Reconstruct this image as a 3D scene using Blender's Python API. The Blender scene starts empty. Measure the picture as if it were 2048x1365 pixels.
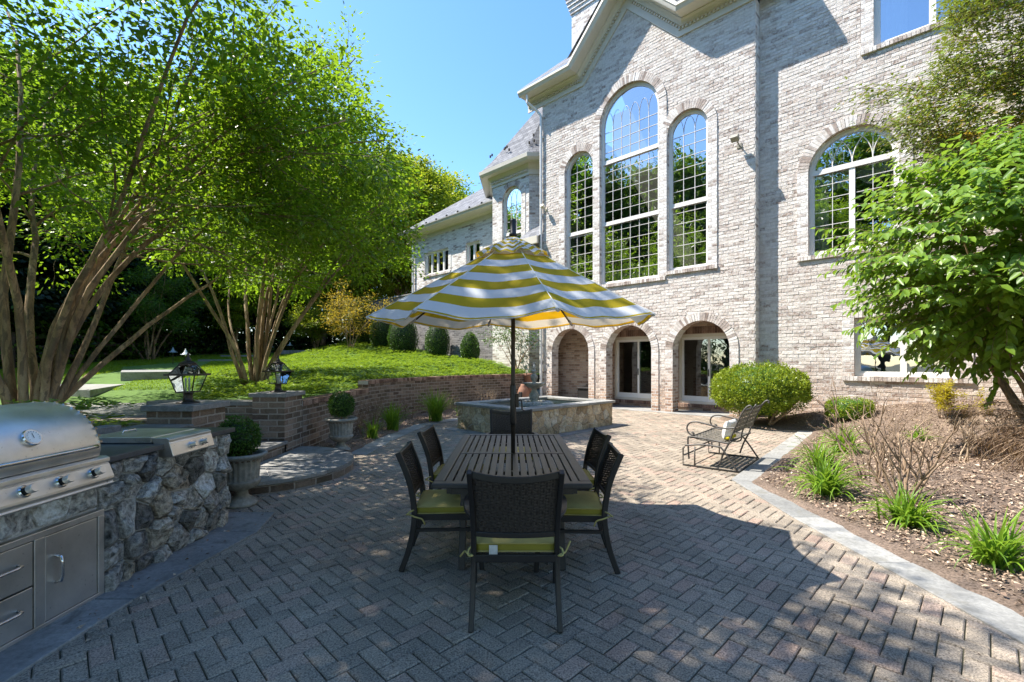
import bpy, bmesh, math, random
import numpy as np
from mathutils import Vector, Matrix, noise as mnoise
R = math.radians
PI = math.pi
random.seed(7)
rng = np.random.default_rng(11)
sc = bpy.context.scene
COL = sc.collection

# ------------------------------------------------------------------ objects
def tag(o, label=None, cat=None, group=None, kind=None):
    if label: o['label'] = label
    if cat: o['category'] = cat
    if group: o['group'] = group
    if kind: o['kind'] = kind
    return o

def empty(name, loc=(0, 0, 0), rz=0.0):
    o = bpy.data.objects.new(name, None)
    COL.objects.link(o)
    o.location = loc
    o.rotation_euler = (0, 0, rz)
    o.empty_display_size = 0.1
    return o

def copy_tree(o, parent=None):
    c = o.copy()
    COL.objects.link(c)
    c.parent = parent
    for ch in list(o.children):
        copy_tree(ch, c)
    return c

def finish(name, me, mat, parent=None, smooth=False, bevel=0.0, seg=2, loc=None):
    if isinstance(mat, (list, tuple)):
        for m in mat: me.materials.append(m)
    elif mat: me.materials.append(mat)
    if smooth:
        me.polygons.foreach_set('use_smooth', [True] * len(me.polygons))
    o = bpy.data.objects.new(name, me)
    COL.objects.link(o)
    if parent: o.parent = parent
    if loc: o.location = loc
    if bevel:
        b = o.modifiers.new('edge', 'BEVEL')
        b.width = bevel; b.segments = seg; b.limit_method = 'ANGLE'; b.angle_limit = R(35)
        b.harden_normals = False
    return o

def uvbox(me):
    uv = me.uv_layers.new(name='UVMap')
    for p in me.polygons:
        n = p.normal
        for li in p.loop_indices:
            co = me.vertices[me.loops[li].vertex_index].co
            if abs(n.z) > 0.75: uv.data[li].uv = (co.x, co.y)
            elif abs(n.x) > abs(n.y): uv.data[li].uv = (co.y + .03, co.z)
            else: uv.data[li].uv = (co.x, co.z)

class MB:
    def __init__(s): s.v = []; s.f = []; s.uv = None
    def add(s, vs, fs):
        b = len(s.v)
        s.v += [tuple(v) for v in vs]
        s.f += [tuple(b + i for i in f) for f in fs]
        return s
    def box(s, c, size, rot=None):
        hx, hy, hz = size[0] / 2, size[1] / 2, size[2] / 2
        P = [Vector((x, y, z)) for x in (-hx, hx) for y in (-hy, hy) for z in (-hz, hz)]
        if rot is not None: P = [rot @ p for p in P]
        c = Vector(c)
        return s.add([c + p for p in P], [(0, 1, 3, 2), (4, 6, 7, 5), (0, 4, 5, 1), (2, 3, 7, 6), (0, 2, 6, 4), (1, 5, 7, 3)])
    def bx(s, x0, x1, y0, y1, z0, z1):
        return s.box(((x0 + x1) / 2, (y0 + y1) / 2, (z0 + z1) / 2), (x1 - x0, y1 - y0, z1 - z0))
    def bar(s, a, b, w, t, up=(0, 0, 1)):
        a = Vector(a); b = Vector(b); d = (b - a); L = d.length
        y = d.normalized(); z = Vector(up); x = y.cross(z)
        if x.length < 1e-4: x = y.cross(Vector((1, 0, 0)))
        x.normalize(); z = x.cross(y)
        m = Matrix((x, y, z)).transposed()
        return s.box((a + b) / 2, (w, L, t), m)
    def tube(s, pts, rad, n=8, cap=True):
        pts = [Vector(p) for p in pts]
        if not hasattr(rad, '__len__'): rad = [rad] * len(pts)
        ref = None; rings = []; b = len(s.v)
        for i, p in enumerate(pts):
            t = (pts[min(i + 1, len(pts) - 1)] - pts[max(i - 1, 0)])
            if t.length < 1e-9: t = Vector((0, 0, 1))
            t.normalize()
            if ref is None:
                ref = t.cross(Vector((0, 0, 1)))
                if ref.length < .05: ref = t.cross(Vector((1, 0, 0)))
            ref = (ref - t * ref.dot(t))
            if ref.length < 1e-6: ref = t.orthogonal()
            ref.normalize(); bi = t.cross(ref)
            for k in range(n):
                a = 2 * PI * k / n
                s.v.append(tuple(p + (ref * math.cos(a) + bi * math.sin(a)) * rad[i]))
        for i in range(len(pts) - 1):
            for k in range(n):
                k2 = (k + 1) % n
                s.f.append((b + i * n + k, b + i * n + k2, b + (i + 1) * n + k2, b + (i + 1) * n + k))
        if cap:
            s.f.append(tuple(b + k for k in reversed(range(n))))
            s.f.append(tuple(b + (len(pts) - 1) * n + k for k in range(n)))
        return s
    def lathe(s, prof, n=24, c=(0, 0, 0), flute=None):
        b = len(s.v)
        for i, (r, z) in enumerate(prof):
            for k in range(n):
                a = 2 * PI * k / n
                rr = r
                if flute and flute[0] <= i <= flute[1]: rr = r * (1 - flute[2] * (k % 2))
                s.v.append((c[0] + rr * math.cos(a), c[1] + rr * math.sin(a), c[2] + z))
        for i in range(len(prof) - 1):
            for k in range(n):
                k2 = (k + 1) % n
                s.f.append((b + i * n + k, b + i * n + k2, b + (i + 1) * n + k2, b + (i + 1) * n + k))
        s.f.append(tuple(b + k for k in reversed(range(n))))
        s.f.append(tuple(b + (len(prof) - 1) * n + k for k in range(n)))
        return s
    def prism(s, poly, z0, z1):
        n = len(poly); b = len(s.v)
        s.v += [(p[0], p[1], z0) for p in poly] + [(p[0], p[1], z1) for p in poly]
        s.f.append(tuple(b + i for i in reversed(range(n))))
        s.f.append(tuple(b + n + i for i in range(n)))
        for i in range(n):
            j = (i + 1) % n
            s.f.append((b + i, b + j, b + n + j, b + n + i))
        return s
    def mesh(s, name):
        me = bpy.data.meshes.new(name)
        me.from_pydata(s.v, [], s.f)
        me.update()
        return me
    def build(s, name, mat, parent=None, smooth=False, bevel=0.0, uv=False, seg=2, fixn=True, loc=None):
        me = s.mesh(name)
        if fixn:
            bm = bmesh.new(); bm.from_mesh(me)
            bmesh.ops.recalc_face_normals(bm, faces=bm.faces)
            bm.to_mesh(me); bm.free()
        if uv: uvbox(me)
        return finish(name, me, mat, parent, smooth, bevel, seg, loc)

def smoothstep(x, a, b):
    t = min(1, max(0, (x - a) / (b - a))); return t * t * (3 - 2 * t)

def inpoly(x, y, poly):
    c = False; n = len(poly); j = n - 1
    for i in range(n):
        xi, yi = poly[i]; xj, yj = poly[j]
        if (yi > y) != (yj > y) and x < (xj - xi) * (y - yi) / (yj - yi) + xi: c = not c
        j = i
    return c

def segdist(x, y, line):
    best = 1e9
    for (ax, ay), (bx_, by) in zip(line[:-1], line[1:]):
        dx, dy = bx_ - ax, by - ay
        t = max(0, min(1, ((x - ax) * dx + (y - ay) * dy) / (dx * dx + dy * dy)))
        best = min(best, math.hypot(x - ax - t * dx, y - ay - t * dy))
    return best

# ------------------------------------------------------------------ materials
def newmat(name):
    m = bpy.data.materials.new(name); m.use_nodes = True
    nt = m.node_tree; nt.nodes.clear()
    out = nt.nodes.new('ShaderNodeOutputMaterial')
    return m, nt, out
def N(nt, t, **kw):
    n = nt.nodes.new(t)
    for k, v in kw.items():
        if k.startswith('i_'): n.inputs[k[2:].replace('_', ' ')].default_value = v
        else: setattr(n, k, v)
    return n
def L(nt, a, b): nt.links.new(a, b)
def ramp(nt, fac, stops, interp='LINEAR'):
    r = nt.nodes.new('ShaderNodeValToRGB'); r.color_ramp.interpolation = interp
    e = r.color_ramp.elements
    while len(e) < len(stops): e.new(0.5)
    for i, (p, c) in enumerate(stops):
        e[i].position = p; e[i].color = (c[0], c[1], c[2], 1)
    L(nt, fac, r.inputs[0]); return r.outputs[0]
def mixc(nt, fac, a, b, mode='MIX'):
    m = nt.nodes.new('ShaderNodeMix'); m.data_type = 'RGBA'; m.blend_type = mode
    if hasattr(fac, 'links'): L(nt, fac, m.inputs[0])
    else: m.inputs[0].default_value = fac
    for i, c in ((6, a), (7, b)):
        if hasattr(c, 'links'): L(nt, c, m.inputs[i])
        else: m.inputs[i].default_value = (c[0], c[1], c[2], 1)
    return m.outputs[2]
def noise(nt, scale, detail=4, rough=.55, vec=None, dist=0):
    n = nt.nodes.new('ShaderNodeTexNoise')
    n.inputs['Scale'].default_value = scale; n.inputs['Detail'].default_value = detail
    n.inputs['Roughness'].default_value = rough; n.inputs['Distortion'].default_value = dist
    if vec is not None: L(nt, vec, n.inputs['Vector'])
    return n.outputs['Fac']
def objco(nt):
    return nt.nodes.new('ShaderNodeTexCoord').outputs['Object']
def bsdf(nt, out, col, rough=.6, metal=0, spec=.5, bump=None, bstr=.5, bdist=.01):
    b = nt.nodes.new('ShaderNodeBsdfPrincipled')
    if hasattr(col, 'links'): L(nt, col, b.inputs['Base Color'])
    else: b.inputs['Base Color'].default_value = (*col, 1)
    if hasattr(rough, 'links'): L(nt, rough, b.inputs['Roughness'])
    else: b.inputs['Roughness'].default_value = rough
    b.inputs['Metallic'].default_value = metal
    b.inputs['Specular IOR Level'].default_value = spec
    if bump is not None:
        bn = nt.nodes.new('ShaderNodeBump'); bn.inputs['Strength'].default_value = bstr
        bn.inputs['Distance'].default_value = bdist
        L(nt, bump, bn.inputs['Height']); L(nt, bn.outputs[0], b.inputs['Normal'])
    L(nt, b.outputs[0], out.inputs[0]); return b
def plain(name, col, rough=.6, metal=0, var=.25, scale=30, bstr=.15, bdist=.004, spec=.5):
    m, nt, out = newmat(name)
    co = objco(nt)
    n1 = noise(nt, scale, 5, .6, co); n2 = noise(nt, scale * .13, 3, .6, co)
    f = N(nt, 'ShaderNodeMath', operation='MULTIPLY'); L(nt, n1, f.inputs[0]); L(nt, n2, f.inputs[1])
    c = ramp(nt, f.outputs[0], [(.08, tuple(x * (1 - var) for x in col)), (.42, tuple(min(1, x * (1 + var)) for x in col))])
    bsdf(nt, out, c, rough, metal, spec, n1, bstr, bdist)
    return m
def island(name, stops, rough=.8, scale=40, bstr=.5, bdist=.006, speck=.3, big=3, spec=.3, stain=None):
    """stones, pavers: each loose piece has its own tint, with fine grain"""
    m, nt, out = newmat(name)
    co = objco(nt)
    g = nt.nodes.new('ShaderNodeNewGeometry')
    base = ramp(nt, g.outputs['Random Per Island'], stops)
    n1 = noise(nt, scale, 6, .7, co); n2 = noise(nt, big, 4, .6, co)
    c = mixc(nt, speck, base, ramp(nt, n1, [(.3, (.02, .02, .02)), (.62, (.85, .83, .8))]), 'OVERLAY')
    c = mixc(nt, .6, c, ramp(nt, n2, [(.3, (.33, .33, .33)), (.7, (.72, .72, .72))]), 'OVERLAY')
    if stain:
        n3 = noise(nt, stain[0], 5, .65, co, .4)
        c = mixc(nt, ramp(nt, n3, [(stain[1], (0, 0, 0)), (stain[1] + .12, (stain[3],) * 3)]), c, stain[2])
    a = N(nt, 'ShaderNodeMath', operation='MULTIPLY_ADD'); L(nt, n2, a.inputs[0]); a.inputs[1].default_value = 1.5; L(nt, n1, a.inputs[2])
    bsdf(nt, out, c, rough, 0, spec, a.outputs[0], bstr, bdist)
    return m
def brickmat(name, stops, mortar, bw=.27, rh=.092, ms=.012, bstr=1.0, bdist=.02, low=None, lowz=(1.2, 2.2), grime=None):
    m, nt, out = newmat(name)
    uv = nt.nodes.new('ShaderNodeUVMap').outputs[0]
    wob = noise(nt, 9, 2, .5, uv)
    wv = N(nt, 'ShaderNodeVectorMath', operation='SCALE'); 
    nc = nt.nodes.new('ShaderNodeTexNoise'); nc.inputs['Scale'].default_value = 14; nc.inputs['Detail'].default_value = 2; L(nt, uv, nc.inputs['Vector'])
    sb = N(nt, 'ShaderNodeVectorMath', operation='SUBTRACT'); L(nt, nc.outputs['Color'], sb.inputs[0]); sb.inputs[1].default_value = (.5, .5, .5)
    L(nt, sb.outputs[0], wv.inputs[0]); wv.inputs['Scale'].default_value = .016
    ad = N(nt, 'ShaderNodeVectorMath', operation='ADD'); L(nt, uv, ad.inputs[0]); L(nt, wv.outputs[0], ad.inputs[1])
    b = nt.nodes.new('ShaderNodeTexBrick')
    L(nt, ad.outputs[0], b.inputs['Vector'])
    b.inputs['Scale'].default_value = 1; b.inputs['Brick Width'].default_value = bw; b.inputs['Row Height'].default_value = rh
    b.inputs['Mortar Size'].default_value = ms; b.inputs['Mortar Smooth'].default_value = .35; b.inputs['Bias'].default_value = 0
    b.inputs['Color1'].default_value = (0, 0, 0, 1); b.inputs['Color2'].default_value = (1, 1, 1, 1); b.inputs['Mortar'].default_value = (.5, .5, .5, 1)
    n1 = noise(nt, 38, 6, .68, uv); n2 = noise(nt, 1.1, 4, .6, uv); n3 = noise(nt, 11, 5, .7, uv, .6)
    # per-brick tint shifted by blotches of wash
    s1 = N(nt, 'ShaderNodeMath', operation='MULTIPLY_ADD'); L(nt, n3, s1.inputs[0]); s1.inputs[1].default_value = .9
    L(nt, b.outputs['Color'], s1.inputs[2])
    s2 = N(nt, 'ShaderNodeMath', operation='MULTIPLY_ADD'); L(nt, n2, s2.inputs[0]); s2.inputs[1].default_value = .5; L(nt, s1.outputs[0], s2.inputs[2])
    s3 = N(nt, 'ShaderNodeMath', operation='MULTIPLY'); L(nt, s2.outputs[0], s3.inputs[0]); s3.inputs[1].default_value = .42
    base = ramp(nt, s3.outputs[0], stops)
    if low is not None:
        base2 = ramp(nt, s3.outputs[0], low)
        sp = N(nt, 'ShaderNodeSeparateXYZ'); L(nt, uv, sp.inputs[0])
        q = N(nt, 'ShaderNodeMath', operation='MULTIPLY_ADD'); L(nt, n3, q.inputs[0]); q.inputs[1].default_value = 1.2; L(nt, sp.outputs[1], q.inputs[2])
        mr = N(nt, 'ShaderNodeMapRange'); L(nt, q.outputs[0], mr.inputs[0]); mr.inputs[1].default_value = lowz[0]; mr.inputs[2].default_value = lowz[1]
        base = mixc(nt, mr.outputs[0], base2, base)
    base = mixc(nt, .35, base, ramp(nt, n1, [(.3, (.2, .2, .2)), (.7, (.8, .8, .8))]), 'OVERLAY')
    if grime:
        base = mixc(nt, ramp(nt, n2, [(.42, (0, 0, 0)), (.62, (grime[1],) * 3)]), base, grime[0])
    c = mixc(nt, b.outputs['Fac'], base, mortar)
    inv = N(nt, 'ShaderNodeMath', operation='SUBTRACT'); inv.inputs[0].default_value = 1; L(nt, b.outputs['Fac'], inv.inputs[1])
    h = N(nt, 'ShaderNodeMath', operation='MULTIPLY_ADD'); L(nt, n3, h.inputs[0]); h.inputs[1].default_value = .9; L(nt, inv.outputs[0], h.inputs[2])
    h2 = N(nt, 'ShaderNodeMath', operation='MULTIPLY_ADD'); L(nt, n1, h2.inputs[0]); h2.inputs[1].default_value = .45; L(nt, h.outputs[0], h2.inputs[2])
    bsdf(nt, out, c, .9, 0, .2, h2.outputs[0], bstr, bdist)
    return m
def leafmat(name, dark, light, trans=.45, rough=.45, tcol=None, spec=.35, extra=None):
    m, nt, out = newmat(name)
    g = nt.nodes.new('ShaderNodeNewGeometry')
    stops = [(0, dark), (.85, light)]
    if extra: stops += [(.93, light), (.96, extra)]
    c = ramp(nt, g.outputs['Random Per Island'], stops)
    b = nt.nodes.new('ShaderNodeBsdfPrincipled'); L(nt, c, b.inputs['Base Color'])
    b.inputs['Roughness'].default_value = rough; b.inputs['Specular IOR Level'].default_value = spec
    t = nt.nodes.new('ShaderNodeBsdfTranslucent')
    if tcol is None: tcol = (min(1, light[0] * 2.6), min(1, light[1] * 2.2), light[2] * .7)
    L(nt, mixc(nt, .5, c, tcol), t.inputs[0])
    mx = nt.nodes.new('ShaderNodeMixShader'); mx.inputs[0].default_value = trans
    L(nt, b.outputs[0], mx.inputs[1]); L(nt, t.outputs[0], mx.inputs[2]); L(nt, mx.outputs[0], out.inputs[0])
    return m
def fabric(name, col, tcol, trans=.35, striped=None):
    m, nt, out = newmat(name)
    co = objco(nt)
    c = col; tc = tcol
    if striped:
        uv = nt.nodes.new('ShaderNodeUVMap').outputs[0]
        sp = N(nt, 'ShaderNodeSeparateXYZ'); L(nt, uv, sp.inputs[0])
        st = N(nt, 'ShaderNodeMath', operation='MULTIPLY'); L(nt, sp.outputs[1], st.inputs[0]); st.inputs[1].default_value = striped[2]
        fr = N(nt, 'ShaderNodeMath', operation='FRACT'); L(nt, st.outputs[0], fr.inputs[0])
        gt = N(nt, 'ShaderNodeMath', operation='GREATER_THAN'); L(nt, fr.outputs[0], gt.inputs[0]); gt.inputs[1].default_value = .5
        c = mixc(nt, gt.outputs[0], striped[0], col); tc = mixc(nt, gt.outputs[0], striped[1], tcol)
    n = noise(nt, 420, 2, .5, co); n2 = noise(nt, 6, 4, .6, co)
    c = mixc(nt, .3, c, ramp(nt, n2, [(.3, (.3, .3, .3)), (.7, (.7, .7, .7))]), 'OVERLAY')
    b = nt.nodes.new('ShaderNodeBsdfPrincipled'); L(nt, c, b.inputs['Base Color'])
    b.inputs['Roughness'].default_value = .85; b.inputs['Specular IOR Level'].default_value = .135
    bn = nt.nodes.new('ShaderNodeBump'); bn.inputs['Strength'].default_value = .25; bn.inputs['Distance'].default_value = .003
    ah = N(nt, 'ShaderNodeMath', operation='MULTIPLY_ADD'); L(nt, n2, ah.inputs[0]); ah.inputs[1].default_value = 4; L(nt, n, ah.inputs[2])
    L(nt, ah.outputs[0], bn.inputs['Height']); L(nt, bn.outputs[0], b.inputs['Normal'])
    if trans <= 0:
        L(nt, b.outputs[0], out.inputs[0]); return m
    t = nt.nodes.new('ShaderNodeBsdfTranslucent')
    if hasattr(tc, 'links'): L(nt, tc, t.inputs[0])
    else: t.inputs[0].default_value = (*tc, 1)
    mx = nt.nodes.new('ShaderNodeMixShader'); mx.inputs[0].default_value = trans
    L(nt, b.outputs[0], mx.inputs[1]); L(nt, t.outputs[0], mx.inputs[2]); L(nt, mx.outputs[0], out.inputs[0])
    return m
def glassmat(name, refl=.45, tint=(.75, .8, .78), wav=.02):
    m, nt, out = newmat(name)
    co = objco(nt)
    tr = nt.nodes.new('ShaderNodeBsdfTransparent'); tr.inputs[0].default_value = (*tint, 1)
    gl = nt.nodes.new('ShaderNodeBsdfGlossy'); gl.inputs['Roughness'].default_value = 0.0
    gl.inputs[0].default_value = (.95, .97, 1, 1)
    n = noise(nt, 1.6, 2, .5, co)
    bn = nt.nodes.new('ShaderNodeBump'); bn.inputs['Strength'].default_value = wav; bn.inputs['Distance'].default_value = .2
    L(nt, n, bn.inputs['Height']); L(nt, bn.outputs[0], gl.inputs['Normal'])
    fr = N(nt, 'ShaderNodeFresnel'); fr.inputs[0].default_value = 1.5
    ma = N(nt, 'ShaderNodeMath', operation='MULTIPLY_ADD'); L(nt, fr.outputs[0], ma.inputs[0]); ma.inputs[1].default_value = 1.3; ma.inputs[2].default_value = refl
    ma.use_clamp = True
    mx = nt.nodes.new('ShaderNodeMixShader'); L(nt, ma.outputs[0], mx.inputs[0])
    L(nt, tr.outputs[0], mx.inputs[1]); L(nt, gl.outputs[0], mx.inputs[2]); L(nt, mx.outputs[0], out.inputs[0])
    return m

M = {}
WASH = [(.14, (.13, .095, .08)), (.29, (.34, .275, .24)), (.39, (.6, .55, .51)), (.52, (.76, .725, .69)), (.85, (.82, .795, .765))]
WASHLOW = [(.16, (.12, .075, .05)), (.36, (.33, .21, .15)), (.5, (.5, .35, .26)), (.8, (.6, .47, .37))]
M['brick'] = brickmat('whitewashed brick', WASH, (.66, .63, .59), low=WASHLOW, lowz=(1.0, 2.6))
def facebrick():
    m, nt, out = newmat('washed face brick')
    co = objco(nt); g = nt.nodes.new('ShaderNodeNewGeometry')
    n3 = noise(nt, 13, 5, .7, co, .5); n1 = noise(nt, 55, 6, .7, co); n2 = noise(nt, .9, 4, .6, co)
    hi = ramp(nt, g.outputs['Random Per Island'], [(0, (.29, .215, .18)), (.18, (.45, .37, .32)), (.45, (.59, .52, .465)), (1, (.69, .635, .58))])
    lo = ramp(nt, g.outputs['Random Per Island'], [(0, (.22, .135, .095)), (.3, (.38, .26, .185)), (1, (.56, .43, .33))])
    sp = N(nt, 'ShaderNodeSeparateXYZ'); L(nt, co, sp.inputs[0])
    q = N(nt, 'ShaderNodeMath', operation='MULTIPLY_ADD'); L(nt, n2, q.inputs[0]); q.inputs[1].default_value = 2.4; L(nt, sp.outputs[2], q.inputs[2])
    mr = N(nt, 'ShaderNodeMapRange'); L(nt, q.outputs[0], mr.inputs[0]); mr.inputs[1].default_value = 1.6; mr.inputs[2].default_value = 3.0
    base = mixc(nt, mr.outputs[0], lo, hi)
    wash = ramp(nt, n3, [(.40, (0, 0, 0)), (.6, (.95, .95, .95))])
    wm = N(nt, 'ShaderNodeMath', operation='MULTIPLY'); L(nt, wash, wm.inputs[0]); 
    m2 = N(nt, 'ShaderNodeMapRange'); L(nt, mr.outputs[0], m2.inputs[0]); m2.inputs[3].default_value = .3; m2.inputs[4].default_value = .68
    L(nt, m2.outputs[0], wm.inputs[1])
    c = mixc(nt, wm.outputs[0], base, (.79, .75, .705))
    c = mixc(nt, .4, c, ramp(nt, n1, [(.3, (.22, .21, .2)), (.68, (.75, .75, .75))]), 'OVERLAY')
    c = mixc(nt, ramp(nt, n2, [(.55, (0, 0, 0)), (.75, (.18, .18, .18))]), c, (.3, .27, .24))
    h = N(nt, 'ShaderNodeMath', operation='MULTIPLY_ADD'); L(nt, n3, h.inputs[0]); h.inputs[1].default_value = 1.6; L(nt, n1, h.inputs[2])
    bsdf(nt, out, c, .92, 0, .2, h.outputs[0], .9, .012)
    return m
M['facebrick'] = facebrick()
M['facemortar'] = plain('light lime mortar', (.6, .565, .52), .95, 0, .2, 30, .5, .01)
M['brickin'] = brickmat('porch brick', WASHLOW, (.5, .42, .35))
M['brickbrown'] = brickmat('brown wall brick', [(.16, (.055, .042, .033)), (.36, (.155, .108, .08)), (.55, (.275, .2, .15)), (.8, (.37, .285, .222))], (.36, .31, .26), grime=((.05, .055, .03), .5))
M['brickdark'] = brickmat('grey garden brick', [(.16, (.06, .055, .055)), (.4, (.16, .15, .15)), (.8, (.33, .31, .3))], (.3, .29, .28))
M['wedge'] = island('brick voussoir', [(0, (.26, .2, .17)), (.35, (.5, .44, .4)), (1, (.72, .68, .64))], .9, 45, .8, .012, .4, 7)
M['wedgebrown'] = island('brown edge brick', [(0, (.1, .06, .045)), (.5, (.24, .15, .11)), (1, (.36, .25, .19))], .9, 45, .8, .01, .4, 7)
M['mortar'] = plain('mortar', (.5, .47, .43), .95, 0, .2, 60, .3)
M['trim'] = plain('painted trim', (.66, .61, .51), .45, 0, .06, 8, .05)
M['white'] = plain('white window frame', (.78, .76, .72), .4, 0, .04, 8, .05)
M['slate'] = brickmat('slate shingle', [(.16, (.10, .105, .115)), (.45, (.17, .175, .19)), (.8, (.25, .255, .27))], (.04, .04, .045), .3, .2, .008, .8, .012)
M['glass'] = glassmat('window glass', .42)
M['glassdoor'] = glassmat('door glass', .12)
M['lampglass'] = glassmat('lantern glass', -.04, (.9, .94, .92), .05)
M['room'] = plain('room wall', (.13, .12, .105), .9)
M['curtain'] = fabric('curtain cloth', (.75, .74, .7), (.7, .7, .66), .3)
M['paver'] = island('concrete paver', [(0, (.215, .185, .15)), (.45, (.25, .214, .172)), (.76, (.28, .238, .19)), (.9, (.285, .222, .18)), (1, (.31, .226, .18))], .92, 105, .9, .006, .95, 1.3, .25, (2.2, .58, (.09, .085, .07), .55))
M['joint'] = plain('joint sand', (.075, .07, .04), 1, 0, .5, 60, .8, .01)
M['flag'] = island('bluestone', [(0, (.19, .19, .182)), (.5, (.25, .248, .235)), (1, (.33, .318, .29))], .75, 40, .35, .004, .3, 2.2, .35, (3.5, .55, (.16, .15, .12), .6))
M['flagdark'] = island('dark bluestone', [(0, (.16, .16, .158)), (1, (.25, .245, .23))], .7, 40, .4, .005, .3, 2.4, .4, (4, .55, (.07, .065, .055), .6))
M['stone'] = island('island fieldstone', [(0, (.13, .122, .112)), (.35, (.29, .275, .25)), (.72, (.45, .43, .395)), (.86, (.33, .27, .2)), (1, (.62, .6, .56))], .85, 24, 1.0, .035, .9, 6, .35)
M['stonetan'] = island('pond fieldstone', [(0, (.3, .225, .145)), (.4, (.48, .37, .24)), (.75, (.6, .48, .34)), (1, (.52, .48, .4))], .85, 24, .9, .02, .45, 5, .3, (2.5, .58, (.1, .095, .04), .5))
M['granite'] = plain('dark granite top', (.06, .06, .062), .35, 0, .4, 160, .1, .002)
M['concrete'] = plain('aged cast stone', (.29, .275, .235), .9, 0, .45, 22, .6, .008)
M['mossstone'] = plain('weathered fountain stone', (.34, .32, .27), .85, 0, .6, 16, .8, .012)
def steelmat():
    m, nt, out = newmat('brushed stainless')
    co = objco(nt)
    mp = N(nt, 'ShaderNodeMapping'); L(nt, co, mp.inputs[0]); mp.inputs['Scale'].default_value = (200, 3, 200)
    n = noise(nt, 3, 3, .6, mp.outputs[0]); n2 = noise(nt, 3.5, 5, .6, co); n3 = noise(nt, 45, 3, .6, co)
    c = ramp(nt, n2, [(.3, (.58, .55, .5)), (.7, (.82, .78, .72))])
    c = mixc(nt, ramp(nt, n3, [(.66, (0, 0, 0)), (.74, (.5, .5, .5))]), c, (.12, .1, .08))
    r = N(nt, 'ShaderNodeMapRange'); L(nt, n2, r.inputs[0]); r.inputs[3].default_value = .3; r.inputs[4].default_value = .48
    bsdf(nt, out, c, r.outputs[0], .95, .5, n, .04, .002)
    return m
M['steel'] = steelmat()
M['chrome'] = plain('polished steel', (.6, .6, .6), .16, 1, .1, 20, .02)
M['gap'] = plain('black gap', (.012, .012, .012), .8)
M['black'] = plain('black painted metal', (.013, .012, .012), .42, 0, .3, 90, .1, .002)
M['bronze'] = plain('dark bronze metal', (.045, .036, .03), .45, .5, .35, 60, .15, .002)
M['wicker'] = plain('dark wicker', (.02, .015, .0125), .55, 0, .4, 120, .3, .003)
M['table'] = plain('dark slatted table', (.038, .035, .033), .42, 0, .35, 40, .25, .003)
M['cushion'] = fabric('chartreuse cushion', (.43, .365, .135), (.3, .3, .05), 0)
M['cushionside'] = fabric('mustard cushion edge', (.27, .24, .04), (.3, .3, .05), 0)
M['canopy'] = fabric('striped canopy', (.47, .37, .022), (.8, .42, .01), .34, ((.74, .76, .78), (.8, .68, .5), 5.5))
M['pillow'] = fabric('white pillow', (.82, .81, .76), (.8, .8, .7), .15)
M['pillowyellow'] = fabric('yellow pillow', (.62, .52, .03), (.8, .7, .05), .2)
M['glider'] = plain('grey brown metal', (.085, .078, .07), .5, .3, .3, 50, .1)
M['strap'] = plain('vinyl strap', (.13, .115, .09), .5, 0, .25, 50, .1)
M['bark'] = plain('smooth tan bark', (.25, .16, .088), .8, 0, .55, 7, .5, .012)
def barkmat():
    m, nt, out = newmat('peeling smooth bark')
    co = objco(nt); mp = N(nt, 'ShaderNodeMapping'); L(nt, co, mp.inputs[0]); mp.inputs['Scale'].default_value = (1, 1, .22)
    n1 = noise(nt, 14, 5, .6, mp.outputs[0], .8); n2 = noise(nt, 5, 4, .6, mp.outputs[0], .5); n3 = noise(nt, 60, 4, .7, co)
    c = ramp(nt, n2, [(.34, (.16, .105, .062)), (.5, (.32, .22, .128)), (.66, (.46, .34, .215))])
    c = mixc(nt, ramp(nt, n1, [(.5, (0, 0, 0)), (.56, (.75, .75, .75))]), c, (.14, .105, .075))
    c = mixc(nt, .3, c, ramp(nt, n3, [(.3, (.25, .25, .25)), (.7, (.75, .75, .75))]), 'OVERLAY')
    a = N(nt, 'ShaderNodeMath', operation='MULTIPLY_ADD'); L(nt, n1, a.inputs[0]); a.inputs[1].default_value = 1.4; L(nt, n3, a.inputs[2])
    bsdf(nt, out, c, .82, 0, .25, a.outputs[0], .7, .014); return m
M['bark'] = barkmat()
M['barkdark'] = plain('dark bark', (.06, .046, .036), .9, 0, .5, 12, .9, .02)
M['twig'] = plain('bare twig', (.24, .165, .105), .85, 0, .35, 20, .4, .005)
M['twigpale'] = plain('pale twig', (.36, .27, .18), .85, 0, .3, 20, .4, .005)
M['mulch'] = island('mulch soil', [(0, (.2, .152, .12)), (1, (.2, .152, .12))], 1, 55, 1, .03, .7, 2.5, .1)
M['chip'] = island('leaf litter', [(0, (.13, .09, .068)), (.45, (.27, .19, .14)), (.85, (.4, .3, .21)), (.97, (.52, .42, .31)), (1, (.66, .57, .46))], .9, 60, .4, .004, .3, 8, .15)
M['grass'] = plain('lawn turf', (.075, .15, .012), .9, 0, .4, 60, .8, .02)
M['blade'] = leafmat('lawn blade', (.08, .16, .01), (.2, .31, .014), .4)
M['ground'] = plain('woodland ground', (.075, .07, .035), 1, 0, .5, 3, .5, .03)
M['terracotta'] = plain('terracotta', (.27, .13, .08), .8, 0, .25, 14, .2)
M['plastic'] = plain('black resin', (.02, .018, .017), .5, 0, .2, 30, .1)
M['copper'] = plain('weathered copper', (.18, .23, .24), .5, .4, .3, 30, .1)
M['red tag'] = plain('pale tag', (.5, .5, .48), .6)
M['water'] = None
def watermat():
    m, nt, out = newmat('pond water')
    co = objco(nt); n = noise(nt, 7, 3, .5, co)
    bsdf(nt, out, (.02, .028, .02), .04, 0, .6, n, .15, .02); return m
M['water'] = watermat()
LM = {}
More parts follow.
